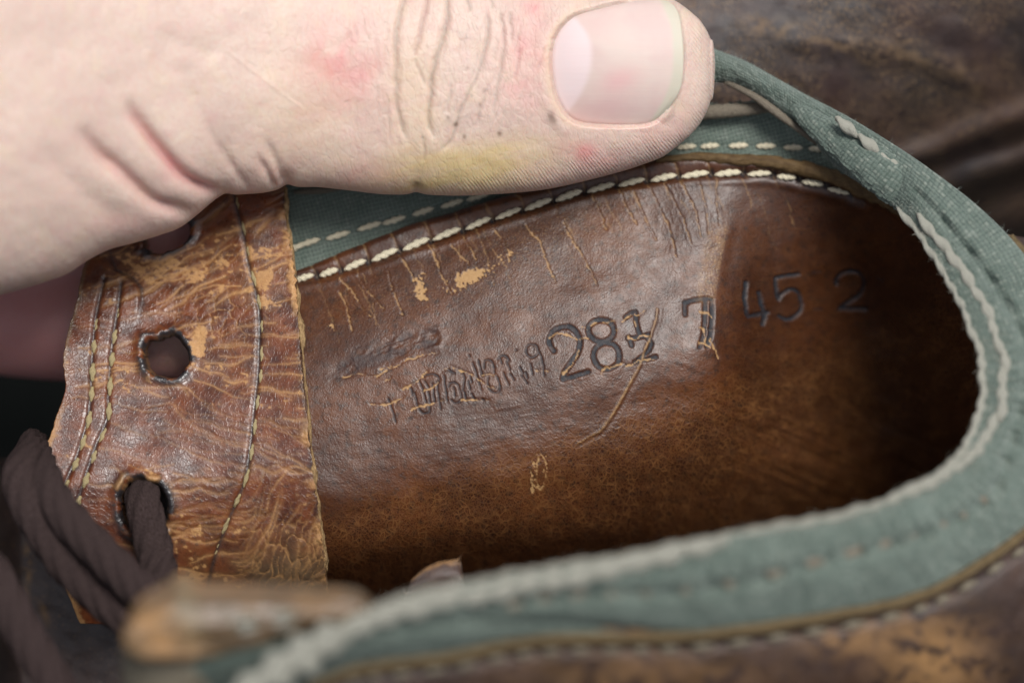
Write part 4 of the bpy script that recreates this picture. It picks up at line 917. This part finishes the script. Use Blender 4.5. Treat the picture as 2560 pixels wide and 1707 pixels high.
def crease(pts, w, depth, dk=0.3, bulge=0.25, rd=0.0, raw=False):
    global disp, dirt_shade, red
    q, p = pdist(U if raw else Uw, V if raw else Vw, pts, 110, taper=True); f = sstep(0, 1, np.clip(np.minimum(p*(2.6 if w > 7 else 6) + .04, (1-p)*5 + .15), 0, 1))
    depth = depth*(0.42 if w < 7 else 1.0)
    disp -= depth*f*(np.exp(-(q/w)**2) + 0.55*np.exp(-(q/(w*3.4))**2)); dk = dk*0.8; disp += depth*0.5*bulge*f*np.exp(-((q-w*2.6)/(w*1.6))**2); dirt_shade = np.maximum(dirt_shade, dk*f*np.exp(-(q/(w*0.62))**2)); red = red + rd*f*np.exp(-(q/(w*1.3))**2)
def d2(p): return [(850 + x*.36565, y*.36565) for x, y in p]
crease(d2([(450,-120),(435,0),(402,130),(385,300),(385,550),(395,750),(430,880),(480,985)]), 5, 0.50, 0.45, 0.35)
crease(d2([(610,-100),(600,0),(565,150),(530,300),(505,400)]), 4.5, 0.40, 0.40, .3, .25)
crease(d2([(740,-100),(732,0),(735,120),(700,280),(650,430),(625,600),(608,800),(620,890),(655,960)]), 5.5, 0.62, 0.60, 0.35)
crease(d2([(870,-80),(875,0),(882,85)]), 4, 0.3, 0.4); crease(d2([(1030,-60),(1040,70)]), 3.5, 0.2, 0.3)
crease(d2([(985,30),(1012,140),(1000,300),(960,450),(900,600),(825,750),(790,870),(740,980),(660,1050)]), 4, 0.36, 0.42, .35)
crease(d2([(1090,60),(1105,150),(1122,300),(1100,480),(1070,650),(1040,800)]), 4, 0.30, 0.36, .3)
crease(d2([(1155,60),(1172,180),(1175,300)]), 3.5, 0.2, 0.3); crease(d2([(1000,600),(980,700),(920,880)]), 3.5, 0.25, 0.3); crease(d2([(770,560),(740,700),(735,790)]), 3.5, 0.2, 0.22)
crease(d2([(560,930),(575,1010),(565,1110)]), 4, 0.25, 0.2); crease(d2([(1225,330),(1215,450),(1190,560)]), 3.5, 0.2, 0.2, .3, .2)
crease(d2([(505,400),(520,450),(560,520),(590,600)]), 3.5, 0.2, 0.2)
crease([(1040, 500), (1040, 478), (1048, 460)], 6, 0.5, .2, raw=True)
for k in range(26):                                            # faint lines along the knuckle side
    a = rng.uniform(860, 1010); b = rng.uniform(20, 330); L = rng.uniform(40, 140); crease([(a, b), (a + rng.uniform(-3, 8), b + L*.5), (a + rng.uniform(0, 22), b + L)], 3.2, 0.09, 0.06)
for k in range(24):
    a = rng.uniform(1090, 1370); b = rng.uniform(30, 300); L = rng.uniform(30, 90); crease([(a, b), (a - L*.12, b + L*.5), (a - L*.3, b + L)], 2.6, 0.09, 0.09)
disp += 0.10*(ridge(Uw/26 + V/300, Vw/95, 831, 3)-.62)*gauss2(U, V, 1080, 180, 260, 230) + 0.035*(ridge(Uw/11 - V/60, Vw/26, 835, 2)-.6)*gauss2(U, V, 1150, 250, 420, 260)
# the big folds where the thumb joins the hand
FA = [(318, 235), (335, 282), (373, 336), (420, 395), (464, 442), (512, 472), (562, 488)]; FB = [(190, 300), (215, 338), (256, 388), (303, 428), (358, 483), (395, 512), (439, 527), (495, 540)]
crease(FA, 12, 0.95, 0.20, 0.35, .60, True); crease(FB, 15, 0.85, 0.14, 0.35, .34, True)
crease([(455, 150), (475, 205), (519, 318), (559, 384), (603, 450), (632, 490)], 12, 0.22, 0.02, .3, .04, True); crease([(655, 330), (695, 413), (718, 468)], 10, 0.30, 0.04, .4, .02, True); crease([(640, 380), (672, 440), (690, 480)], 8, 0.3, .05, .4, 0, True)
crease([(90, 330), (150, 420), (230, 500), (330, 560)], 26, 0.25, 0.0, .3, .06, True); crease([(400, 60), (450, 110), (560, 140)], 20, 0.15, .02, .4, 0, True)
q = pdist(U, V, [(570, 128), (660, 200), (753, 270)], 60); disp += 0.06*np.exp(-(q/4)**2)
mot = np.clip(0.75 + 0.9*fbm(U/42 + V/90, V/55, 841, 4, .6), 0.05, 1.7); fld = red.copy(); red = 0*red
yel += 1.2*gauss2(U, V, 1140, 432, 200, 60, -.10) + 0.6*gauss2(U, V, 1240, 390, 120, 40, -.2) + 0.25*gauss2(U, V, 760, 300, 120, 160) + 0.35*gauss2(U, V, 1030, 250, 60, 150)
red += 0.55*gauss2(U, V, 822, 150, 85, 95, .3) + 0.40*gauss2(U, V, 890, 190, 80, 120) + 0.95*gauss2(U, V, 1465, 380, 58, 30, .3) + 0.55*gauss2(U, V, 1320, 130, 60, 110) + 0.35*gauss2(U, V, 1300, 240, 70, 50) + 0.7*gauss2(U, V, 1330, 20, 24, 22) + 0.35*gauss2(U, V, 930, 440, 90, 40) \
     + 0.30*gauss2(U, V, 1640, 340, 110, 50, -.5) + 0.25*gauss2(U, V, 1400, 440, 160, 40, -.2) + 0.25*gauss2(U, V, 430, 430, 60, 40) + 0.25*gauss2(U, V, 330, 560, 90, 30) + 0.2*gauss2(U, V, 700, 420, 90, 60)
red = red*mot + fld; yel = yel*np.clip(0.85 + 0.6*fbm(U/110, V/22 + U/90, 843, 4, .6), 0.1, 1.5)
dirt_shade += 0.20*gauss2(U, V, 1270, 285, 90, 45, -.1)*(0.6 + fbm(U/9, V/9, 821, 3)) + 0.18*gauss2(U, V, 1150, 300, 60, 50)*(0.6 + fbm(U/8, V/8, 823, 3))
for (a, b, r_, w_d) in ((1161, 342, 5, .8), (1249, 334, 6, .9), (1139, 312, 5, .8), (1377, 290, 9, .75), (1385, 302, 8, .5), (1120, 294, 4, .6), (1200, 262, 4, .6), (1168, 170, 3, .5), (1395, 129, 3, .6), (1180, 240, 3, .5), (1326, 240, 3, .5)): dirt_shade += w_d*gauss2(U, V, a, b, r_, r_*1.3)
ridgea = sstep(30, 0, pdist(U, V, [(1040, 500), (1300, 500)], 80) - 25)*0 + np.clip(sstep(395, 440, V + (U-1300)*0.24)*sstep(1030, 1100, U) + 0.8*sstep(330, 390, V + (U-1500)*0.0)*sstep(1480, 1600, U) + sstep(1716, 1745, U), 0, 1)
# nail bed
NAIL = [(1376,164),(1377,128),(1384,98),(1398,72),(1416,52),(1437,37),(1462,28),(1490,21),(1535,11),(1581,4),(1630,0),(1658,2),(1680,12),(1694,32),(1701,60),(1706,100),(1708,146),(1704,205),(1694,235),(1680,258),(1662,284),(1643,303),(1622,312),(1599,316),(1545,317),(1490,315),(1460,312),(1435,305),(1419,294),(1406,278),(1394,256),(1385,232),(1379,200)]
def nail_z(u, v):
    zl = herm([1370, 1410, 1480, 1600, 1715], [4.95, 5.35, 5.55, 5.35, 4.65], u); return zl - 1.75*((v - 160)/160)**2 - 0.5*np.clip((v-160)/160, 0, 2)**4
sd_ = sdist(U, V, NAIL, 90)
bedz = nail_z(U, V) - 0.45; prof = sstep(6, -8, sd_)*(front > 0.5)
Zt = Z + (bedz - Z)*prof
ringf = np.exp(-((sd_-9)/11)**2)*sstep(1700, 1660, U)*(front > 0.5); Zt = Zt + ringf*np.clip(nail_z(U, V) + 0.12 - Zt, 0, 0.8)
prox = np.exp(-((sd_-22)/20)**2)*sstep(1460, 1380, U)*(front > .5); disp += 0.18*prox
disp = disp*(1-prof); cut = np.exp(-((sd_-5)/5)**2)*sstep(1520, 1430, U)
red = red*(1-.5*cut) ; dirt_shade = dirt_shade*(1-prof)
yel += 0.25*np.exp(-((sd_-9)/9)**2)*sstep(1500, 1400, U)
G = Pt(U, V, Zt)
du_ = np.gradient(G, axis=1); dv_ = np.gradient(G, axis=0); N = np.cross(dv_, du_); N /= np.linalg.norm(N, axis=2, keepdims=True) + 1e-20
cen = G.mean(1, keepdims=True); N *= np.where(((G-cen)*N).sum(2).mean() > 0, 1, -1)
disp = disp*sstep(1787, 1758, U)
G = G + N*((disp*front)[..., None]*0.001)
VT = G.reshape(-1, 3); FT_ = gridfaces(len(stat), len(th), True)
tip = G[0].mean(0); j = np.arange(len(th)); ncap = np.stack([np.full(len(th), len(VT)), j, (j+1) % len(th)], 1); VT = np.concatenate([VT, tip[None]])
at = {k: np.concatenate([a.ravel(), a.ravel()[:1]]) for k, a in dict(red=np.clip(red, 0, 1)*front, yel=np.clip(yel, 0, 1)*front, dirt_shade=np.clip(dirt_shade, 0, 1)*front, ridge=ridgea*front).items()}
uvT = np.concatenate([np.stack([U, V], -1).reshape(-1, 2), [[1788, 165]]])/100
# palm, wrist and the four fingers wrapped behind the boot: grown as one skin, then joined to the thumb
chains = [  # (u, v, z, radius px)
    [(-150, 110, -4, 430), (-340, 130, -7, 610), (-560, 200, -14, 630), (-850, 300, -26, 540), (-1250, 350, -34, 440), (-1700, 340, -40, 440)],
    [(-640, 520, -20, 260), (-420, 640, -20, 215), (-180, 730, -24, 180), (40, 780, -23.5, 165), (260, 800, -18.5, 160), (460, 815, -15, 150), (600, 822, -14, 132), (665, 825, -15, 90)],
    [(-400, 300, -15, 260), (-100, 480, -18, 200), (250, 570, -20.5, 190), (540, 590, -21.5, 170), (640, 595, -22, 100)],  # added filler mass blocking light behind the top lace hole, not a finger
    [(-640, 500, -38, 260), (-380, 600, -40, 200), (-120, 690, -41, 175), (200, 740, -42, 165), (480, 750, -41, 150), (660, 750, -39, 120), (720, 750, -38, 80)],
    [(-660, 470, -54, 250), (-400, 560, -57, 190), (-140, 640, -59, 168), (160, 690, -59, 158), (420, 700, -57, 142), (590, 700, -55, 112), (650, 700, -54, 75)],
    [(-700, 430, -66, 220), (-430, 500, -72, 170), (-200, 570, -75, 148), (40, 620, -75, 138), (260, 630, -73, 120), (400, 630, -71, 95), (450, 630, -70, 60)]]
import bmesh
bm = bmesh.new()
for ch in chains:
    p = np.array(ch, float); k = np.arange(len(p)); C = herm(k, p, np.linspace(0, len(p)-1, (len(p)-1)*8+1))
    X = Pt(C[:, 0], C[:, 1], C[:, 2]); Rr = C[:, 3]*PX*0.001*(D-C[:, 2])/D*np.linspace(1, 1, len(C)); Tn = np.gradient(X, axis=0); Tn /= np.linalg.norm(Tn, axis=1, keepdims=True)
    Sx = np.cross(Tn, TOW); Sx /= np.linalg.norm(Sx, axis=1, keepdims=True); Bx = np.cross(Sx, Tn); prev = None
    X = np.concatenate([X, X[-1:] + Tn[-1:]*Rr[-1]*0.6]); Rr = np.append(Rr, Rr[-1]*0.35); Sx = np.concatenate([Sx, Sx[-1:]]); Bx = np.concatenate([Bx, Bx[-1:]])
    for i in range(len(X)):
        ring = [bm.verts.new(X[i] + Rr[i]*(math.cos(a)*Sx[i] + math.sin(a)*Bx[i])) for a in np.linspace(0, 2*math.pi, 20, endpoint=False)]
        if prev:
            for q in range(20): bm.faces.new((prev[q], prev[(q+1) % 20], ring[(q+1) % 20], ring[q]))
        else: bm.faces.new(ring[::-1])
        prev = ring
    bm.faces.new(prev)
bmesh.ops.recalc_face_normals(bm, faces=bm.faces)
me = bpy.data.meshes.new('tmp'); bm.to_mesh(me); bm.free(); ob = link(bpy.data.objects.new('tmp', me))
m1 = ob.modifiers.new('r', 'REMESH'); m1.mode = 'VOXEL'; m1.voxel_size = 0.0013; m2 = ob.modifiers.new('s', 'SMOOTH'); m2.factor = 0.5; m2.iterations = 6
ev = ob.evaluated_get(bpy.context.evaluated_depsgraph_get()); em = ev.to_mesh()
VH = np.empty(len(em.vertices)*3, np.float32); em.vertices.foreach_get('co', VH); VH = VH.reshape(-1, 3)
lt = np.empty(len(em.polygons), np.int32); em.polygons.foreach_get('loop_total', lt); lv = np.empty(len(em.loops), np.int32); em.loops.foreach_get('vertex_index', lv)
FH = lv.reshape(-1, 4) if (lt == 4).all() else np.array([p.vertices[:] for p in em.polygons if len(p.vertices) == 4])
ev.to_mesh_clear(); bpy.data.objects.remove(ob); bpy.data.meshes.remove(me)
o_ = len(VT); at = {k: np.concatenate([a, {'red': 1.0, 'dirt_shade': 0.25}.get(k, 0.0)*sstep(-4, -14, ((VH - C0) @ TOW)*1000)]) for k, a in at.items()}  # back fingers reddened and darkened: their shade put into the skin colour
uvH = np.stack([VH[:, 0], VH[:, 2]], 1)/0.0047
person = empty('person', tuple(Pt(-330, 100, 0)), 'bare left hand gripping the boot top, thumb with broad pale nail pressing the green canvas', 'person')
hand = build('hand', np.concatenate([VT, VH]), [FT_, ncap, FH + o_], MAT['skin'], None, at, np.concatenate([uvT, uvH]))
under(hand, person)
# thumbnail
na = np.array(NAIL, float); nn = 140; kk = np.arange(len(na)+1); ol = herm(kk, np.concatenate([na, na[:1]]), np.linspace(0, len(na), nn, endpoint=False)); ctr = np.array([1548.0, 160.0])
rr = np.linspace(0, 1, 46)[:, None, None]; A_ = ctr + (ol[None]-ctr)*rr*1.006
zq = nail_z(A_[..., 0], A_[..., 1]) - 0.05 + 0.03*fbm(A_[..., 0]/120, A_[..., 1]/60, 901, 2)
e_ = np.broadcast_to(rr[..., 0], zq.shape); dn_ = A_[..., 0]
zq = zq - 0.30*sstep(0.93, 1.0, e_)*sstep(1700, 1660, dn_)
mo = sstep(10, -10, dn_ - herm([30, 90, 160, 230, 300], [1425, 1470, 1478, 1455, 1405], A_[..., 1])); tipm = sstep(-36, -22, dn_ - herm([0, 60, 146, 205, 258, 310], [1680, 1704, 1712, 1706, 1684, 1650], A_[..., 1]))*0.85
pk = 0.5*gauss2(dn_, A_[..., 1], 1550, 200, 50, 30, -.3) + 0.22*gauss2(dn_, A_[..., 1], 1520, 270, 90, 40) + 0.2*gauss2(dn_, A_[..., 1], 1500, 60, 70, 40)
Gn = Pt(A_[..., 0], A_[..., 1], zq); r_, c_n = zq.shape
Fn = gridfaces(r_, c_n, True)[c_n:]; 
low = Pt(A_[-1, :, 0], A_[-1, :, 1], zq[-1] - 0.5)
Vn = np.concatenate([Gn.reshape(-1, 3), low]); j = np.arange(c_n); b0 = (r_-1)*c_n
sk = np.stack([b0 + j, b0 + (j+1) % c_n, r_*c_n + (j+1) % c_n, r_*c_n + j], 1)
cap = np.stack([np.zeros(c_n, int), c_n + (j+1) % c_n, c_n + j], 1)
ext = lambda a: np.concatenate([a.ravel(), a[-1]])
nail = build('thumbnail', Vn, [Fn, sk, cap], MAT['nail'], None, dict(moon=ext(mo), tip=ext(tipm), pink=ext(np.clip(pk, 0, 1))), np.concatenate([A_.reshape(-1, 2), A_[-1]])/100)
under(nail, person)
